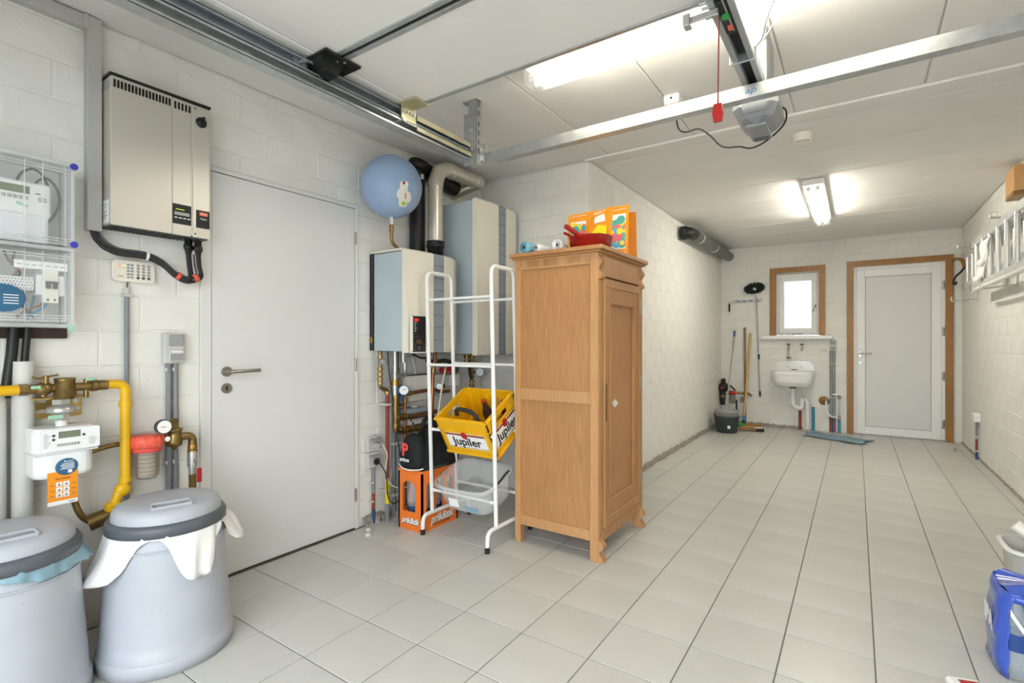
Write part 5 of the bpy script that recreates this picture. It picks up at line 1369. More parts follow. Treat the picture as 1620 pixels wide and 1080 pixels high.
# door: frame, raised moulding, panel
DYa, DYb, DZa, DZb = CY0+.06, CY1-.06, .17, 1.55
dr = MB(); w_ = .095
dr.bb(CX1-.022, CX1+.004, DYa, DYa+w_, DZa, DZb, .003); dr.bb(CX1-.022, CX1+.004, DYb-w_, DYb, DZa, DZb, .003)
dr.bb(CX1-.022, CX1+.004, DYa+w_, DYb-w_, DZa, DZa+.13, .003); dr.bb(CX1-.022, CX1+.004, DYa+w_, DYb-w_, DZb-.13, DZb, .003)
dr.bb(CX1-.02, CX1-.008, DYa+w_-.005, DYb-w_+.005, DZa+.12, DZb-.12)
dr = dr.build('door', 'oak', wd)
for a, b, c_, d_ in ((DYa, DYa+.022, DZa, DZb), (DYb-.022, DYb, DZa, DZb), (DYa+.022, DYb-.022, DZa, DZa+.05), (DYa+.022, DYb-.022, DZb-.05, DZb)):
    B(CX1+.003, CX1+.010, a, b, c_, d_, bev=.003).build('door_moulding', 'oaklight' if a == DYa and c_ == DZa and d_ == DZb else 'oak', dr)
a, b, c_, d_ = DYa+w_-.004, DYb-w_+.004, DZa+.126, DZb-.126
for q in ((a, a+.014, c_, d_), (b-.014, b, c_, d_), (a+.014, b-.014, c_, c_+.014), (a+.014, b-.014, d_-.014, d_)): B(CX1-.01, CX1+.007, *q, bev=.004).build('panel_moulding', 'oak', dr)
es = MB().prism([(.0, .105), (.009, .06), (.005, .04), (.010, .01), (.010, -.01), (.005, -.04), (.009, -.06), (0, -.105), (-.009, -.06), (-.005, -.04), (-.010, -.01), (-.010, .01), (-.005, .04), (-.009, .06)], lambda u, v, t: (CX1+t, DYa+.032+u, .86+v), .004, .0115).build('escutcheon', 'brass', dr)
MB().cyl((CX1+.008, DYa+.032, .86), (CX1+.045, DYa+.032, .86), .0035, n=8).prism([(.0, .022), (.019, 0), (0, -.022), (-.019, 0)], lambda u, v, t: (CX1+.058+u*.9, DYa+.032+t, .86+v), -.003, .003).build('key', 'chrome', dr)
for z in (1.42, .94, .33): MB().cyl((CX1+.008, DYb+.004, z-.045), (CX1+.008, DYb+.004, z+.045), .006, n=8).build('hinge', 'nickel', dr)
m = B(CX0-.022, CX1+.035, CY0-.03, CY1+.025, CT+.008, CT+.032, bev=.004); m.bb(CX0-.012, CX1+.022, CY0-.018, CY1+.015, CT-.004, CT+.008, .003); m.build('cornice', 'oak', wd)
TP = CT+.032

# things on top of the wardrobe
BX0, BX1, BY0, BY1, BH = -1.565, -1.15, 2.95, 3.11, .315
og = thing('shopping_bag', 'orange shopping bag printed with coloured balloons on the wardrobe', 'bag', (-1.36, 3.03, TP))
m = MB()
m.add([(BX0, BY0, TP), (BX1, BY0, TP), (BX1+.005, BY0+.012, TP+BH), ((BX0+BX1)/2+.02, BY0+.02, TP+BH-.004), (BX0-.005, BY0+.03, TP+BH-.008)], [(0, 1, 2, 3, 4)])
m.add([(BX0, BY1, TP), (BX1, BY1, TP), (BX1+.0, BY1-.02, TP+BH-.02), (BX0, BY1-.02, TP+BH-.02)], [(0, 1, 2, 3)])
m.add([(BX0, BY0, TP), (BX0, BY1, TP), (BX0, BY1-.02, TP+BH-.02), (BX0+.025, (BY0+BY1)/2, TP+BH-.05), (BX0-.005, BY0+.03, TP+BH-.008)], [(0, 1, 2, 3, 4)])
m.add([(BX0, BY0, TP), (BX1, BY0, TP), (BX1, BY1, TP), (BX0, BY1, TP)], [(0, 1, 2, 3)])
m.build('body', 'bagorange', og, solid=.002)
MB().add([(BX1, BY0, TP), (BX1-.02, (BY0+BY1)/2, TP), (BX1, BY1, TP), (BX1, BY1-.02, TP+BH-.02), (BX1-.03, (BY0+BY1)/2, TP+BH-.03), (BX1+.005, BY0+.012, TP+BH)], [(0, 1, 4, 5), (1, 2, 3, 4)]).build('gusset', 'bagside', og, solid=.002)
ff = lambda u, v, t: (BX0+u, BY0+.012*v/BH+.016*(v/BH)*(1-u/(BX1-BX0))-t, TP+v)
rb_ = random.Random(11)
for u0, u1, v0, v1 in ((.02, .13, .05, .255), (.30, .40, .045, .262)):
    pp = MB().prism([(u0, v0), (u1, v0), (u1, v1), (u0, v1)], ff, .002, .004).build('print_panel', 'inkwhite', og)
    cols = ['circpink', 'circteal', 'circblue', 'circyellow', 'circpink', 'circyellow', 'circteal', 'circblue']
    for k in range(46):
        r = rb_.uniform(.014, .034); cu_ = rb_.uniform(u0+r*.6, u1-r*.6); cv_ = rb_.uniform(v0+.03, v1-.03)
        P = [(min(u1, max(u0, cu_+r*math.cos(2*PI*q/16))), min(v1, max(v0, cv_+r*math.sin(2*PI*q/16)))) for q in range(16)]
        MB().prism(P, ff, .0041+.00006*k, .0042+.00006*k).build('balloon_print', cols[k % 8], pp)
yl = MB().prism([(.165, .03), (.275, .03), (.275, .20), (.215, .215), (.165, .16)], ff, .002, .004).build('yellow_print', 'logoyellow', og)
MB().prism([(.19, .225), (.265, .235), (.255, .285), (.19, .265)], ff, .002, .004).build('white_print', 'inkwhite', og)
m = MB()
for cu_, cv_, r in ((.195, .12, .018), (.22, .145, .016), (.245, .125, .018), (.22, .10, .014)):
    m.tube([V(ff(cu_+r*math.cos(2*PI*q/14), cv_+r*1.1*math.sin(2*PI*q/14), .005)) for q in range(14)], .0012, 4, closed=True)
m.build('line_drawing', 'ink', yl)
for a, b in (((.135, .0), (.15, .312)), ((.283, .0), (.295, .318))):
    MB().prism([(a[0], a[1]), (a[0]+.022, a[1]), (b[0]+.022, b[1]), (b[0], b[1])], ff, .005, .008).build('strap', 'bagorange', og)
MB().prism([(.155, .285), (.295, .318), (.295, .29), (.155, .262)], ff, .004, .006).build('top_band', 'bagorange', og)
text('PREMIUM', .022, 'inkwhite', og, ff(.226, .292, .0065), (1, 0, .2), (-.2, 0, 1), 'lettering', .9)
for u0, u1 in ((.005, .13), (.31, .405)): MB().prism([(u0, .288), (u1, .288+.004), (u1, .295), (u0, .291)], ff, .002, .003).build('white_stripe', 'inkwhite', og)
MB().prism([(.30, .02), (.40, .02), (.40, .024), (.30, .024)], ff, .002, .003).build('white_stripe', 'inkwhite', og)
rp = thing('red_pan', 'red enamel pan with red handle on the wardrobe in front of the bag', 'pan', (-1.30, 2.75, TP))
MB().lathe([(.10, TP), (.118, TP+.01), (.128, TP+.085), (.131, TP+.088), (.131, TP+.092), (.124, TP+.088), (.112, TP+.012), (.001, TP+.01)], (-1.30, 2.75, 0), n=40).build('body', 'redpan', rp)
MB().tube(spline([(-1.30, 2.635, TP+.07), (-1.315, 2.60, TP+.09), (-1.345, 2.56, TP+.118), (-1.36, 2.54, TP+.13)]), .014, 12).build('handle', 'redpan', rp)
MB().tube(spline([(-1.33, 2.65, TP+.06), (-1.36, 2.61, TP+.085), (-1.385, 2.575, TP+.10)]), .008, 10).build('second_handle', 'redpan', rp)
for k, (x, r, y, mt, lab) in enumerate([(-1.628, .036, 2.53, 'towelteal', 'teal rolled bag roll, leftmost on top of the wardrobe'), (-1.548, .026, 2.535, 'towelwhite', 'small white roll beside the teal roll on the wardrobe'), (-1.425, .033, 2.56, 'towelwhite', 'larger white roll next to the red pan')]):
    t = thing('bag_roll', lab, 'roll', (x, y+.1, TP), 'rolls on the wardrobe')
    MB().lathe([(r*.25, 0), (r*.9, 0), (r, .006), (r, .20), (r*.9, .206), (r*.25, .206)], (x, y, TP+r), (.12 if k < 2 else -.25, 1, 0), 22).build('roll', mt, t)
    for q in range(3): MB().tube([V((x, y-.001, TP+r))+V((r*(.35+.2*q)*math.cos(2*PI*w/18), 0, r*(.35+.2*q)*math.sin(2*PI*w/18))) for w in range(18)], .0016, 4, closed=True).build('layer_edge', 'stickergrey' if mt == 'towelwhite' else 'bluepipe', t)
    MB().cyl((x, y-.001, TP+r), (x, y+.01, TP+r), r*.27, n=10).build('core', 'ink', t)

# ---------------------------------------------------------------- far wall: sink, taps, pipes
sk = thing('washbasin', 'white ceramic wall washbasin under the small window', 'washbasin', (-.70, YB, .6))
def sup(a, e): 
    c_, s_ = math.cos(a), math.sin(a)
    return math.copysign(abs(c_)**e, c_), math.copysign(abs(s_)**e, s_)
def sinkfn(i, j):
    u, v = sup(2*PI*i, .55)
    prof = [(.72, .62, 0), (.86, .82, .02), (.93, .95, .09), (1, 1, .19), (1, 1, .20), (.93, .92, .20), (.86, .84, .15), (.70, .62, .07), (.0, .0, .06)]
    k = j*8; a = int(min(7, k)); f = k-a
    A, Bq = prof[a], prof[a+1]
    w, d, z = [A[q]*(1-f)+Bq[q]*f for q in range(3)]
    return V((-.70+u*.25*w, YB-.19+v*.185*d, .60+z))
MB().grid(sinkfn, 40, 8, True, wrapu=True).add([sinkfn(k/40, 0) for k in range(40)], [list(range(40))]).build('bowl', 'porcelain', sk)
P = [(-.235, .77), (.235, .77), (.235, .86), (.19, .925), (.10, .938), (-.10, .938), (-.19, .925), (-.235, .86)]
MB().prism(P, lambda u, v, t: (-.70+u, t, v), YB-.045, YB).build('backsplash', 'porcelain', sk)
B(-.88, -.55, YB-.378, YB-.366, .755, .768, bev=.004).build('towel_rib', 'porcelain', sk)
B(-.735, -.665, YB-.05, YB-.044, .81, .82).build('overflow', 'ink', sk)
for x in (-.775, -.62): MB().cyl((x, YB-.048, .85), (x, YB-.044, .85), .006, n=8).build('fixing_hole', 'ink', sk)
MB().cyl((-.70, YB-.19, .57), (-.70, YB-.19, .61), .038, .045, n=16).build('drain', 'brass', sk)
tr_ = thing('drain_trap', 'white plastic siphon and drain pipe below the washbasin', 'pipe', (-.65, YB-.12, 0))
MB().tube(fil([(-.70, YB-.17, .57), (-.705, YB-.16, .33), (-.60, YB-.13, .29), (-.60, YB-.10, .42), (-.545, YB-.08, .42)], .055, 6), .024, 14).build('siphon', 'plasticwhite', tr_)
MB().tube(fil([(-.60, YB-.10, .40), (-.60, YB-.095, .425), (-.54, YB-.08, .41), (-.535, YB-.08, .02)], .03), .024, 14).build('drain_pipe', 'plasticwhite', tr_)
for z in (.36, .25, .07): MB().cyl((-.535, YB-.08, z-.012), (-.535, YB-.08, z+.012), .0285, n=14).build('coupling', 'plasticwhite', tr_)
MB().cyl((-.705, YB-.165, .36), (-.704, YB-.165, .39), .028, n=12).build('coupling', 'plasticwhite', tr_)
tag(MB().tube(spline([(-.66, YB-.03, .57), (-.58, YB-.05, .45), (-.50, YB-.04, .36), (-.478, YB-.03, .30)]), .005, 6).build('thin_hose', 'rope'), 'thin beige hose running behind the drain pipe', 'hose')
tag(MB().cyl((-.63, YB-.025, 0), (-.63, YB-.025, .26), .018, n=12).build('hot_water_pipe', 'redpipe'), 'short red pipe stub left of the white drain pipe', 'pipe')
tag(MB().tube([(-.475, YB-.025, .32), (-.475, YB-.025, .0)], .019, 12).build('cold_water_pipe', 'bluepipe'), 'blue pipe right of the white drain pipe', 'pipe')
for x, lab in ((-.765, 'chrome wall tap above the washbasin, left of the two'), (-.605, 'chrome wall tap above the washbasin, right of the two')):
    t = thing('water_tap', lab, 'tap', (x, YB-.04, 1.08), 'wall taps')
    MB().cyl((x, YB, 1.115), (x, YB-.06, 1.115), .014, n=12).tube(fil([(x, YB-.05, 1.115), (x, YB-.085, 1.115), (x, YB-.09, 1.07)], .02), .011, 10).build('spout', 'nickel', t)
    MB().cyl((x, YB-.045, 1.115), (x, YB-.045, 1.15), .011, n=10).build('stem', 'nickel', t)
    m = MB().cyl((x, YB-.045, 1.15), (x, YB-.045, 1.172), .012, n=8)
    for k in range(4): m.cyl((x, YB-.045, 1.16), (x+.03*math.cos(PI/4+k*PI/2), YB-.045+.03*math.sin(PI/4+k*PI/2), 1.16), .006, n=6)
    m.build('cross_handle', 'darkgrey', t)
sh = thing('soap_rod', 'thin wall rod with small dish hanging under the left tap', 'soap holder', (-.77, YB-.02, .97))
MB().cyl((-.765, YB-.015, .985), (-.765, YB-.015, 1.07), .003, n=6).build('rod', 'nickel', sh)
MB().lathe([(.001, .97), (.03, .974), (.032, .984), (.001, .986)], (-.765, YB-.034, 0), n=14).build('dish', 'darkgrey', sh)
hk = thing('wall_hook', 'tiny double coat hook right of the taps', 'hook', (-.35, YB-.01, 1.05))
for x in (-.365, -.335): MB().tube(spline([(x, YB, 1.085), (x, YB-.02, 1.072), (x, YB-.035, 1.078), (x, YB-.035, 1.09)]), .004, 6).build('prong', 'nickel', hk)
ws = thing('far_switch', 'grey switch and socket block beside the window sill', 'switch', (-.255, YB-.02, 1.07))
for z in (1.075, 1.15): 
    q = B(-.292, -.212, YB-.04, YB, z, z+.072, bev=.004).build('box', 'pvclight', ws)
    B(-.283, -.222, YB-.046, YB-.04, z+.01, z+.06, bev=.002).build('rocker', 'stickergrey', q)
MB().tube(fil([(-.26, YB-.02, 1.22), (-.26, YB-.02, 1.265), (-.29, YB-.02, 1.30)], .01), .008, 8).build('conduit_entry', 'pvclight', ws)
cc = thing('far_conduits', 'three thin grey conduits below the far switch block', 'conduit', (-.25, YB-.015, 0))
for k, x in enumerate((-.282, -.258, -.232)):
    MB().cyl((x, YB-.014, .21), (x, YB-.014, 1.075), .009, n=10).build('pipe', 'pvcgrey', cc)
    MB().cyl((x, YB-.014, .0), (x, YB-.014, .21), .010, n=10).build('lower_sleeve', ['redpipe', 'navypipe', 'redpipe'][k], cc)
for z in (.9, .45): B(-.295, -.22, YB-.026, YB, z, z+.012, bev=.002).build('clip', 'pvclight', cc)
ov = thing('wall_valve', 'round outdoor tap valve set in a rusty hole beside the conduits', 'valve', (-.34, YB-.03, .34))
MB().lathe([(.062, -.002), (.055, .008), (.001, .008)], (-.355, YB-.001, .41), (0, -1, 0), 9).build('rust_patch', 'frameoak', ov)
MB().lathe([(.038, .0), (.038, .03), (.025, .035), (.012, .05), (.001, .05)], (-.325, YB-.004, .405), (0, -1, 0), 16).build('valve', 'nickel', ov)
for k in range(6): MB().cyl((-.325, YB-.04, .405), (-.325+.034*math.cos(k*PI/3), YB-.04, .405+.034*math.sin(k*PI/3)), .006, n=6).build('handle_spoke', 'darkgrey', ov)
MB().tube(fil([(-.325, YB-.05, .40), (-.33, YB-.05, .28), (-.29, YB-.05, .215), (-.19, YB-.05, .195)], .05), .0115, 10).build('outlet_pipe', 'plasticwhite', ov)
cw_ = thing('cold_branch', 'small steel and blue water pipe at the far right of the conduits', 'pipe', (-.18, YB-.03, 0))
MB().cyl((-.18, YB-.03, .20), (-.18, YB-.03, .50), .009, n=10).cyl((-.26, YB-.03, .50), (-.18, YB-.03, .50), .009, n=10).build('steel_pipe', 'galvnut', cw_)
MB().cyl((-.18, YB-.03, .44), (-.18, YB-.03, .5), .017, n=8).cyl((-.18, YB-.06, .47), (-.15, YB-.06, .47), .008, n=6).cyl((-.18, YB-.03, .17), (-.18, YB-.03, .23), .015, n=8).build('valve', 'nickel', cw_)
MB().cyl((-.18, YB-.03, 0), (-.18, YB-.03, .18), .016, n=10).build('blue_pipe', 'bluepipe', cw_)
wp = thing('window_cloth', 'crumpled white cloth lying on the window sill', 'cloth', (-.82, YB-.04, 1.28))
MB().grid(lambda i, j: V((-.92+.22*i, YB-.09+.10*j, 1.283+.04*math.sin(PI*i)*math.sin(PI*j)+.008*math.sin(i*17)*math.sin(j*9))), 16, 8).build('cloth', 'towelwhite', wp, solid=.003)
MB().tube(spline([(-.75, YB-.07, 1.29), (-.69, YB-.06, 1.305), (-.64, YB-.05, 1.30), (-.60, YB-.06, 1.312)]), .005, 6).build('stick', 'stickergrey', wp)

# broom rack and long handled tools
br = thing('tool_rail', 'metal tool rail with clips on the far wall', 'tool rack', (-1.32, YB-.01, 1.75))
B(-1.50, -1.10, YB-.012, YB, 1.755, 1.805, bev=.002, rot=Euler((0, -.02, 0))).build('rail', 'galv', br)
for k in range(4): MB().tube([(-1.44+.085*k, YB-.014, 1.78), (-1.425+.085*k, YB-.035, 1.785), (-1.405+.085*k, YB-.035, 1.775), (-1.395+.085*k, YB-.014, 1.78)], .006, 6).build('clip', 'darkgrey', br)
sq = thing('hanging_brush', 'small black handled tool hanging from the left end of the tool rail', 'tool', (-1.53, YB-.03, 1.62))
B(-1.541, -1.519, YB-.04, YB-.02, 1.63, 1.75, bev=.004).build('handle', 'black', sq)
MB().cyl((-1.53, YB-.045, 1.765), (-1.53, YB-.0, 1.765), .018, n=12).build('head', 'galv', sq)
MB().cyl((-1.53, YB-.042, 1.632), (-1.53, YB-.018, 1.632), .008, n=10).build('end_ring', 'galvnut', sq)
cw2 = thing('cobweb_brush', 'round dark green cobweb brush on a long silver pole', 'brush', (-1.12, YB-.06, .43))
MB().tube([(-1.172, YB-.05, 1.86), (-1.155, YB-.05, 1.5), (-1.122, YB-.05, .50)], .0085, 8).build('pole', 'polegrey', cw2)
MB().tube([(-1.122, YB-.05, .50), (-1.12, YB-.05, .42)], .012, 8).build('end_cap', 'black', cw2)
MB().tube([(-1.137, YB-.05, 1.02), (-1.134, YB-.05, .95)], .013, 8).build('joint', 'black', cw2)
rd_ = random.Random(3); m = MB(); C_ = V((-1.195, YB-.065, 1.955))
for k in range(420):
    a = rd_.uniform(0, 2*PI); q = rd_.uniform(-.8, .8); r0 = .035
    d = V((math.cos(a)*1.25, q*.5, math.sin(a)*.72+.12*math.cos(a)))
    L_ = rd_.uniform(.075, .10)
    p = C_+d*.022; e_ = C_+d*L_*1.15; s_ = V((-d.z, 0, d.x)).normalized()*.005
    m.add([p-s_, p+s_, e_+s_*.6, e_-s_*.6], [(0, 1, 2, 3)])
stuff(m.build('bristles', 'darkbristle', cw2))
MB().lathe([(.001, -.02), (.02, -.015), (.02, .015), (.001, .02)], C_+V((.01, 0, -.015)), (0, 1, 0), 14).build('hub', 'alu', cw2)
mp_ = thing('metal_mop_pole', 'silver mop pole with blue tip standing in the bucket', 'mop', (-1.46, 7.4, .1))
MB().tube([(-1.462, YB-.03, 1.28), (-1.47, 7.28, .08)], .0095, 8).build('pole', 'polegrey', mp_)
MB().tube([(-1.461, YB-.028, 1.36), (-1.462, YB-.03, 1.27)], .013, 8).build('blue_grip', 'labelblue', mp_)
MB().lathe([(.04, .03), (.05, .05), (.03, .09), (.012, .12)], (-1.465, 7.27, 0), n=12).build('mop_head', 'mopcloth', mp_)
wb1 = thing('wooden_pole', 'dark wooden broom pole leaning on the far wall, behind the lighter one', 'broom', (-1.3, 7.75, 0))
MB().tube([(-1.325, YB-.02, 1.40), (-1.31, YB-.08, .8), (-1.295, YB-.16, .0)], .015, 10).build('pole', 'handledark', wb1)
wb2 = thing('push_broom', 'light wooden handled push broom with wooden head on the floor', 'broom', (-1.2, 7.6, 0))
MB().tube([(-1.245, YB-.02, 1.32), (-1.30, YB-.22, .14)], .0155, 10).build('pole', 'handlewood', wb2)
MB().cyl((-1.298, YB-.215, .16), (-1.302, YB-.23, .09), .022, n=12).build('blue_socket', 'bluepipe', wb2)
MB().cyl((-1.302, YB-.23, .09), (-1.305, YB-.24, .05), .024, n=12).build('black_socket', 'black', wb2)
B(-1.36, -1.08, YB-.28, YB-.20, .03, .06, bev=.008, rot=Euler((0, 0, .15))).build('head', 'handledark', wb2)
B(-1.35, -1.09, YB-.275, YB-.205, .0, .032, rot=Euler((0, 0, .15))).build('bristle_block', 'handlewood', wb2)
hb_ = thing('hand_broom', 'short wooden broom head with a black and white end beside the bucket', 'broom', (-1.15, 7.42, 0))
B(-1.31, -1.10, 7.36, 7.43, .012, .055, bev=.01, rot=Euler((0, 0, .3))).build('wooden_body', 'handledark', hb_)
B(-1.12, -1.01, 7.42, 7.48, .0, .045, bev=.006, rot=Euler((0, 0, .3))).build('black_end', 'black', hb_)
B(-1.118, -1.02, 7.425, 7.475, .043, .05, rot=Euler((0, 0, .3))).build('white_top', 'inkwhite', hb_)
tag(MB().ell((-1.30, 7.45, .07), (.035, .03, .045), 12, 8).build('green_sponge', 'green'), 'green sponge ball between the bucket and the broom socket', 'sponge')
bk = thing('dark_bucket', 'dark grey mop bucket on the floor in the far left corner', 'bucket', (-1.42, 7.18, 0))
MB().lathe([(.125, 0), (.13, .005), (.152, .20), (.160, .205), (.160, .215), (.150, .215), (.128, .012), (.001, .01)], (-1.42, 7.18, 0), n=32).build('body', 'bucketgrey', bk)
B(-1.383, -1.35, 7.04, 7.042, .065, .105, rot=Euler((0, 0, .25))).build('white_sticker', 'inkwhite', bk)
b2_ = thing('light_bucket', 'pale grey bucket nested inside the dark mop bucket', 'bucket', (-1.42, 7.18, .02))
MB().lathe([(.118, .02), (.145, .26), (.158, .272), (.158, .29), (.147, .29), (.115, .03), (.001, .028)], (-1.42, 7.18, 0), n=32).build('body', 'bucketlight', b2_)
pp = thing('water_pump_filter', 'black garden pump joined to a red capped filter in the far corner', 'pump', (-1.55, YB-.1, .26))
MB().ell((-1.60, YB-.12, .53), (.075, .07, .07), 18, 10).cyl((-1.595, YB-.12, .57), (-1.595, YB-.12, .66), .032, n=14).build('pump', 'black', pp)
MB().cyl((-1.605, YB-.19, .525), (-1.605, YB-.20, .525), .014, n=12).build('red_button', 'red', pp)
MB().lathe([(.035, .47), (.045, .44), (.04, .41), (.03, .28)], (-1.605, YB-.12, 0), n=14).build('pump_foot', 'black', pp)
MB().cyl((-1.605, YB-.12, .39), (-1.605, YB-.12, .44), .042, n=14).build('yellow_ring', 'brass', pp)
MB().lathe([(.04, .44), (.058, .445), (.058, .475), (.04, .485), (.001, .486)], (-1.475, YB-.11, 0), n=18).build('filter_cap', 'red', pp)
MB().lathe([(.045, .445), (.045, .32), (.035, .305), (.001, .303)], (-1.475, YB-.11, 0), n=18).build('filter_bowl', 'filterclear', pp)
MB().tube(spline([(-1.43, YB-.11, .465), (-1.36, YB-.09, .46), (-1.27, YB-.05, .455), (-1.23, YB-.04, .42)]), .016, 8).build('pipe', 'brass', pp)
MB().tube(spline([(-1.60, YB-.10, .60), (-1.5, YB-.08, .55), (-1.44, YB-.10, .50)]), .012, 8).build('hose', 'rubber', pp)
B(-1.38, -1.32, YB-.06, YB, .33, .40, bev=.004).build('socket_box', 'pvcgrey', pp)
MB().cyl((-1.42, YB-.1, .0), (-1.42, YB-.1, .36), .012, n=8).build('riser', 'rubber', pp)
sp_ = thing('garden_trowel', 'rusty small spade blade leaning in the far left corner', 'spade', (-1.60, 7.55, 0))
MB().prism([(-.02, 0), (.02, 0), (.025, .09), (.0, .13), (-.025, .09)], lambda u, v, t: (-1.61+t+v*-.15, 7.45+u, v), -.004, .004).build('blade', 'brownboard', sp_)
MB().tube([(-1.63, 7.45, .12), (-1.635, 7.45, .22)], .009, 8).build('tang', 'handledark', sp_)
tag(MB().grid(lambda i, j: V((-.57+.62*i+.12*j+.02*math.sin(j*9), 7.42+.33*j-.30*i+.02*math.sin(i*14), .004+.018*abs(math.sin(i*9+j*5))*math.sin(PI*min(1, max(0, j*.9+.05)))+.012*abs(math.sin(j*11-i*6)))), 30, 14).build('floor_cloth', 'mopcloth', solid=.004), 'blue grey floor cloth spread on the tiles before the far door', 'cloth')
pg_ = thing('floor_plug', 'small grey rubber stop on the tiles near the far door', 'door stop', (.90, 7.33, 0))
MB().lathe([(.02, 0), (.02, .008), (.014, .012), (.013, .036), (.001, .038)], (.90, 7.33, 0), n=14).build('body', 'stickergrey', pg_)

# ---------------------------------------------------------------- right wall: ladders, hooks, socket
def ladder(label, x, ya, yb, zt, zb, n, off):
    t = thing('ladder', label, 'ladder', (x, (ya+yb)/2, zb), 'aluminium ladder sections on the right wall')
    for z in (zt, zb): 
        m = B(x-.011, x+.011, ya, yb, z-.032, z+.032, bev=.003); m.build('side_rail', 'alu', t)
        B(x-.013, x+.013, yb-.005, yb+.012, z-.034, z+.034, bev=.003).build('end_cap', 'darkgrey', t)
    for k in range(n):
        y = yb-off-k*.28
        MB().cyl((x, y, zb+.02), (x, y, zt-.02), .017, n=12).build('rung', 'alu', t)
        MB().cyl((x-.013, y, zb), (x-.0125, y, zb), .006, n=8).build('rivet', 'galvnut', t)
ladder('aluminium ladder section hung against the right wall', .985, 2.6, 7.35, 2.125, 1.80, 16, .16)
ladder('aluminium ladder section hung in front of the other one', .905, 2.6, 6.36, 2.10, 1.70, 12, .20)
tag(MB().tube([(.86, 2.8, 1.645), (.86, 5.9, 1.65), (.88, 6.15, 1.645)], .016, 12).build('white_pipe', 'plasticwhite'), 'long white plastic pipe lying under the ladders', 'pipe')
for y, lab in ((7.0, 'steel ladder hook nearest the far door'), (5.45, 'steel ladder hook below the wooden shelf')):
    t = thing('ladder_hook', lab, 'hook', (.95, y, 1.68), 'ladder hooks on the right wall')
    MB().tube(fil([(XR, y, 2.175), (.88, y, 2.175), (.88, y, 2.20)], .01), .007, 8).build('upper_arm', 'galvnut', t)
    MB().tube(fil([(XR, y, 1.64), (.83, y, 1.62), (.83, y, 1.67)], .015), .007, 8).build('lower_arm', 'galvnut', t)
    B(XR-.006, XR, y-.02, y+.02, 1.62, 2.20, bev=.002).build('back_strip', 'galvnut', t)
    MB().tube([V((.90, y-.02, 2.20))+V((.02*math.cos(q), 0, .02*math.sin(q))) for q in [k*2*PI/14 for k in range(14)]], .003, 6, closed=True).build('ring', 'galvnut', t)
cl = thing('hanging_cloth', 'white cloth stuffed between the ladder rungs', 'cloth', (.88, 5.75, 1.68))
MB().grid(lambda i, j: V((.882-.006*math.sin(j*9)+.010*math.sin(i*11), 5.50+.22*i*(1-.2*j)+.24*j+.02*math.sin(j*12), 2.03-.30*j+.012*math.sin(i*8))), 14, 14).build('cloth', 'bagwhite', cl, solid=.008)
MB().ell((.868, 5.74, 1.86), (.022, .07, .03), 14, 8).build('fold', 'bagwhite', cl)
MB().ell((.865, 5.90, 1.74), (.025, .06, .03), 14, 8).build('fold', 'bagwhite', cl)
ih = thing('iron_hook', 'curved brown and black iron hook beside the far door frame', 'hook', (1.0, 7.6, 1.85))
MB().tube(spline([(.95, YB-.03, 2.17), (.99, YB-.10, 2.17), (1.02, YB-.18, 2.13), (1.03, YB-.24, 2.05)]), [.014]*9+[.02]*10, 8).build('wooden_arm', 'frameoak', ih)
MB().tube(spline([(1.03, YB-.24, 2.05), (1.0, YB-.22, 2.0), (.96, YB-.16, 1.95), (.945, YB-.14, 1.90), (.95, YB-.14, 1.87), (.965, YB-.14, 1.87), (.972, YB-.14, 1.90)]), .011, 8).build('hook', 'black', ih)
ws_ = thing('wooden_shelf', 'light wooden box shelf high on the right wall above the ladders', 'shelf', (1.0, 5.45, 2.275))
B(.968, XR, 5.20, 5.225, 2.32, 2.51, bev=.003).build('end_board', 'shelfwood', ws_)
B(.968, XR, 5.225, 5.45, 2.29, 2.32, bev=.003).build('shaded_bottom', 'handledark', ws_)  # darker wood here: the underside's shade is put into the colour
B(.968, .985, 5.225, 5.45, 2.32, 2.50, bev=.003).build('side_board', 'shelfwood', ws_)
rs = thing('right_socket', 'small white socket box low on the right wall', 'socket', (XR-.03, 6.93, .38))
B(XR-.055, XR, 6.86, 7.0, .385, .47, bev=.006).build('box', 'plasticwhite', rs)
rc_ = thing('right_conduit', 'grey red and blue conduit below the white socket box', 'conduit', (XR-.02, 6.93, 0))
for z0, z1, mt in ((.20, .39, 'pvcgrey'), (.07, .20, 'redpipe'), (0, .07, 'navypipe')): MB().cyl((XR-.022, 6.93, z0), (XR-.022, 6.93, z1), .0115, n=10).build('pipe', mt, rc_)
for z in (.22, .08): B(XR-.036, XR, 6.905, 6.955, z, z+.014, bev=.002).build('clip', 'pvclight', rc_)

# ---------------------------------------------------------------- lower right corner: bottled water and a white bin
PX, PY = .485, 2.58
wpk = thing('water_pack', 'blue shrink wrapped pack of water bottles at the lower right', 'water pack', (.56, 2.60, 0))
def film(i, j):
    a = 2*PI*i; u, v = sup(a, .42); t = j
    bul = 1+.025*math.sin(a*6)*math.sin(t*PI)
    return V((.56+u*(.14*bul*(1-.12*t**5)+.004*math.sin(t*20+a*3)), 2.60+v*(.135*bul*(1-.12*t**5)), .30*t+.004))
m = MB()
nu, nv = 60, 10; G = [[film(i/nu, j/nv) for i in range(nu)] for j in range(nv+1)]
fs = []; vs = [p for r in G for p in r]
for j in range(nv):
    for i in range(nu):
        ang = 2*PI*(i+.5)/nu; f = (j+.5)/nv
        # an open window in the printed film towards the room shows the bottles
        if abs((ang-4.84+PI) % (2*PI)-PI) < .78 and .0 < f < .86: continue
        fs.append((j*nu+i, j*nu+(i+1) % nu, (j+1)*nu+(i+1) % nu, (j+1)*nu+i))
m.add(vs, fs, True).build('printed_film', 'filmblue', wpk, solid=.002)
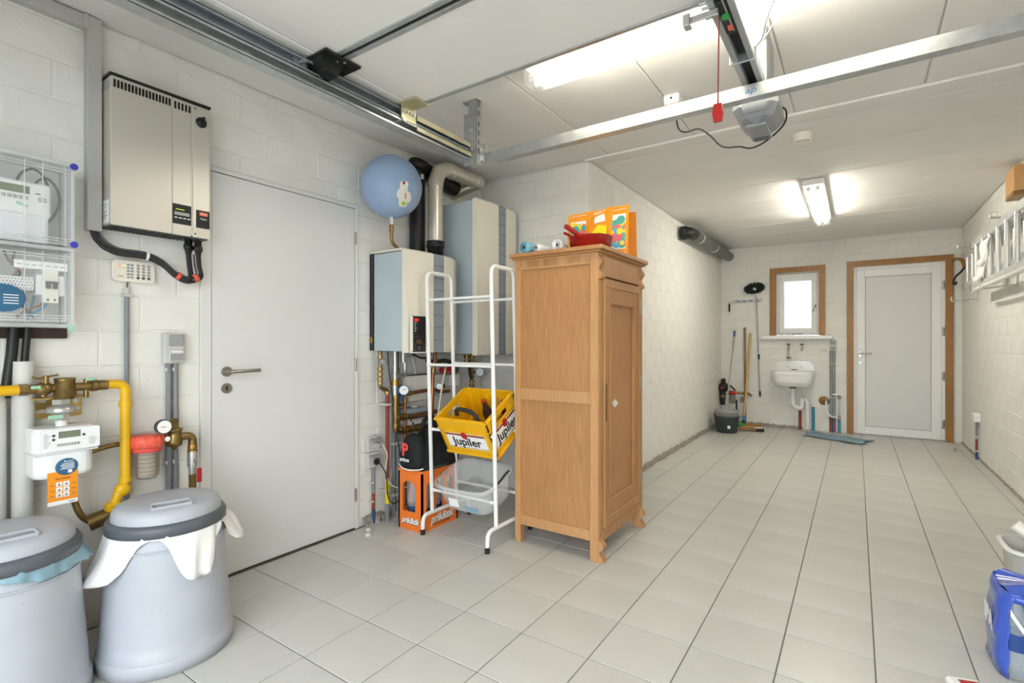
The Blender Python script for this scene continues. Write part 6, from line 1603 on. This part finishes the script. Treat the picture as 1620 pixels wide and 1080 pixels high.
m = MB().grid(lambda i, j: V((.56+.123*(1-j)*sup(2*PI*i, .42)[0], 2.60+.119*(1-j)*sup(2*PI*i, .42)[1], .303+.02*j+.012*math.sin(i*25)*(1-j))), 48, 5, True, wrapu=True); m.build('film_top', 'filmblue', wpk)
text('SPA', .085, 'inkwhite', wpk, (.4135, 2.60, .17), (.0, -1, 0), (0, 0, 1), 'lettering', 1, 0, .004)
MB().grid(lambda i, j: V((.45+.06*i, 2.462-.006*math.sin(PI*i)-.003, .235-.10*i+.022*j)), 10, 2).build('white_flash', 'inkwhite', wpk, solid=.003)
k = 0
for i in range(3):
    for j in range(3):
        x, y = .474+i*.086, 2.515+j*.086
        t = thing('water_bottle', 'water bottle in the blue pack, %s column from the left, %s row from the front' % (['first', 'second', 'third'][i], ['first', 'second', 'third'][j]), 'bottle', (x, y, .006), 'bottles in the water pack')
        MB().lathe([(.034, .006), (.041, .02), (.040, .05), (.0415, .06), (.040, .07), (.0415, .085), (.040, .1), (.0415, .115), (.040, .18), (.036, .215), (.016, .265), (.0135, .285)], (x, y, 0), n=18).build('body', 'bottleclear', t)
        MB().lathe([(.0418, .105), (.0418, .165)], (x, y, 0), n=18).build('label', 'labelblue', t)
        MB().lathe([(.016, .278), (.016, .298), (.001, .299)], (x, y, 0), n=12).build('cap', 'bluepipe', t)
tb = thing('white_tub', 'translucent white storage tub behind the water pack', 'tub', (.755, 3.15, 0))
def tubf(i, j):
    u, v = tubwall(2*PI*i); f = .88+.12*j
    return V((.755+u*.2*f, 3.14+v*.14*f, .295*j+.002))
MB().grid(tubf, 40, 5, True, wrapu=True).add([tubf(k/40, 0) for k in range(40)], [list(range(40))]).build('shell', 'pvclight', tb, solid=.003)
MB().grid(lambda i, j: V((.755+tubwall(2*PI*i)[0]*(.2+.018*j), 3.14+tubwall(2*PI*i)[1]*(.14+.018*j), .297-.01*j)), 40, 2, True, wrapu=True).build('rim', 'plasticwhite', tb, solid=.004)
tl = thing('hinged_tool', 'white and grey handled tool sticking out of the white tub', 'tool', (.68, 3.12, .2))
MB().tube(spline([(.585, 3.13, .385), (.63, 3.12, .35), (.68, 3.11, .30), (.72, 3.10, .24)]), [.026]*8+[.02]*11, 10).build('grip', 'offwhite', tl)
B(.605, .70, 3.085, 3.10, .295, .335, bev=.004, rot=Euler((0, .8, 0))).build('steel_plate', 'nickel', tl)
MB().cyl((.635, 3.085, .337), (.635, 3.078, .337), .011, n=12).build('rivet', 'galvnut', tl)
MB().tube([(.625, 3.07, .315), (.72, 3.05, .22)], .018, 10).build('second_grip', 'plasticwhite', tl)
pk_ = thing('red_packet', 'red and white packet lying at the lower picture edge', 'packet', (.33, 2.29, 0))
B(.27, .37, 2.25, 2.35, .0, .03, bev=.008, rot=Euler((0, 0, .3))).build('packet', 'inkwhite', pk_)
B(.30, .36, 2.27, 2.33, .029, .032, rot=Euler((0, 0, .3))).build('print', 'red', pk_)
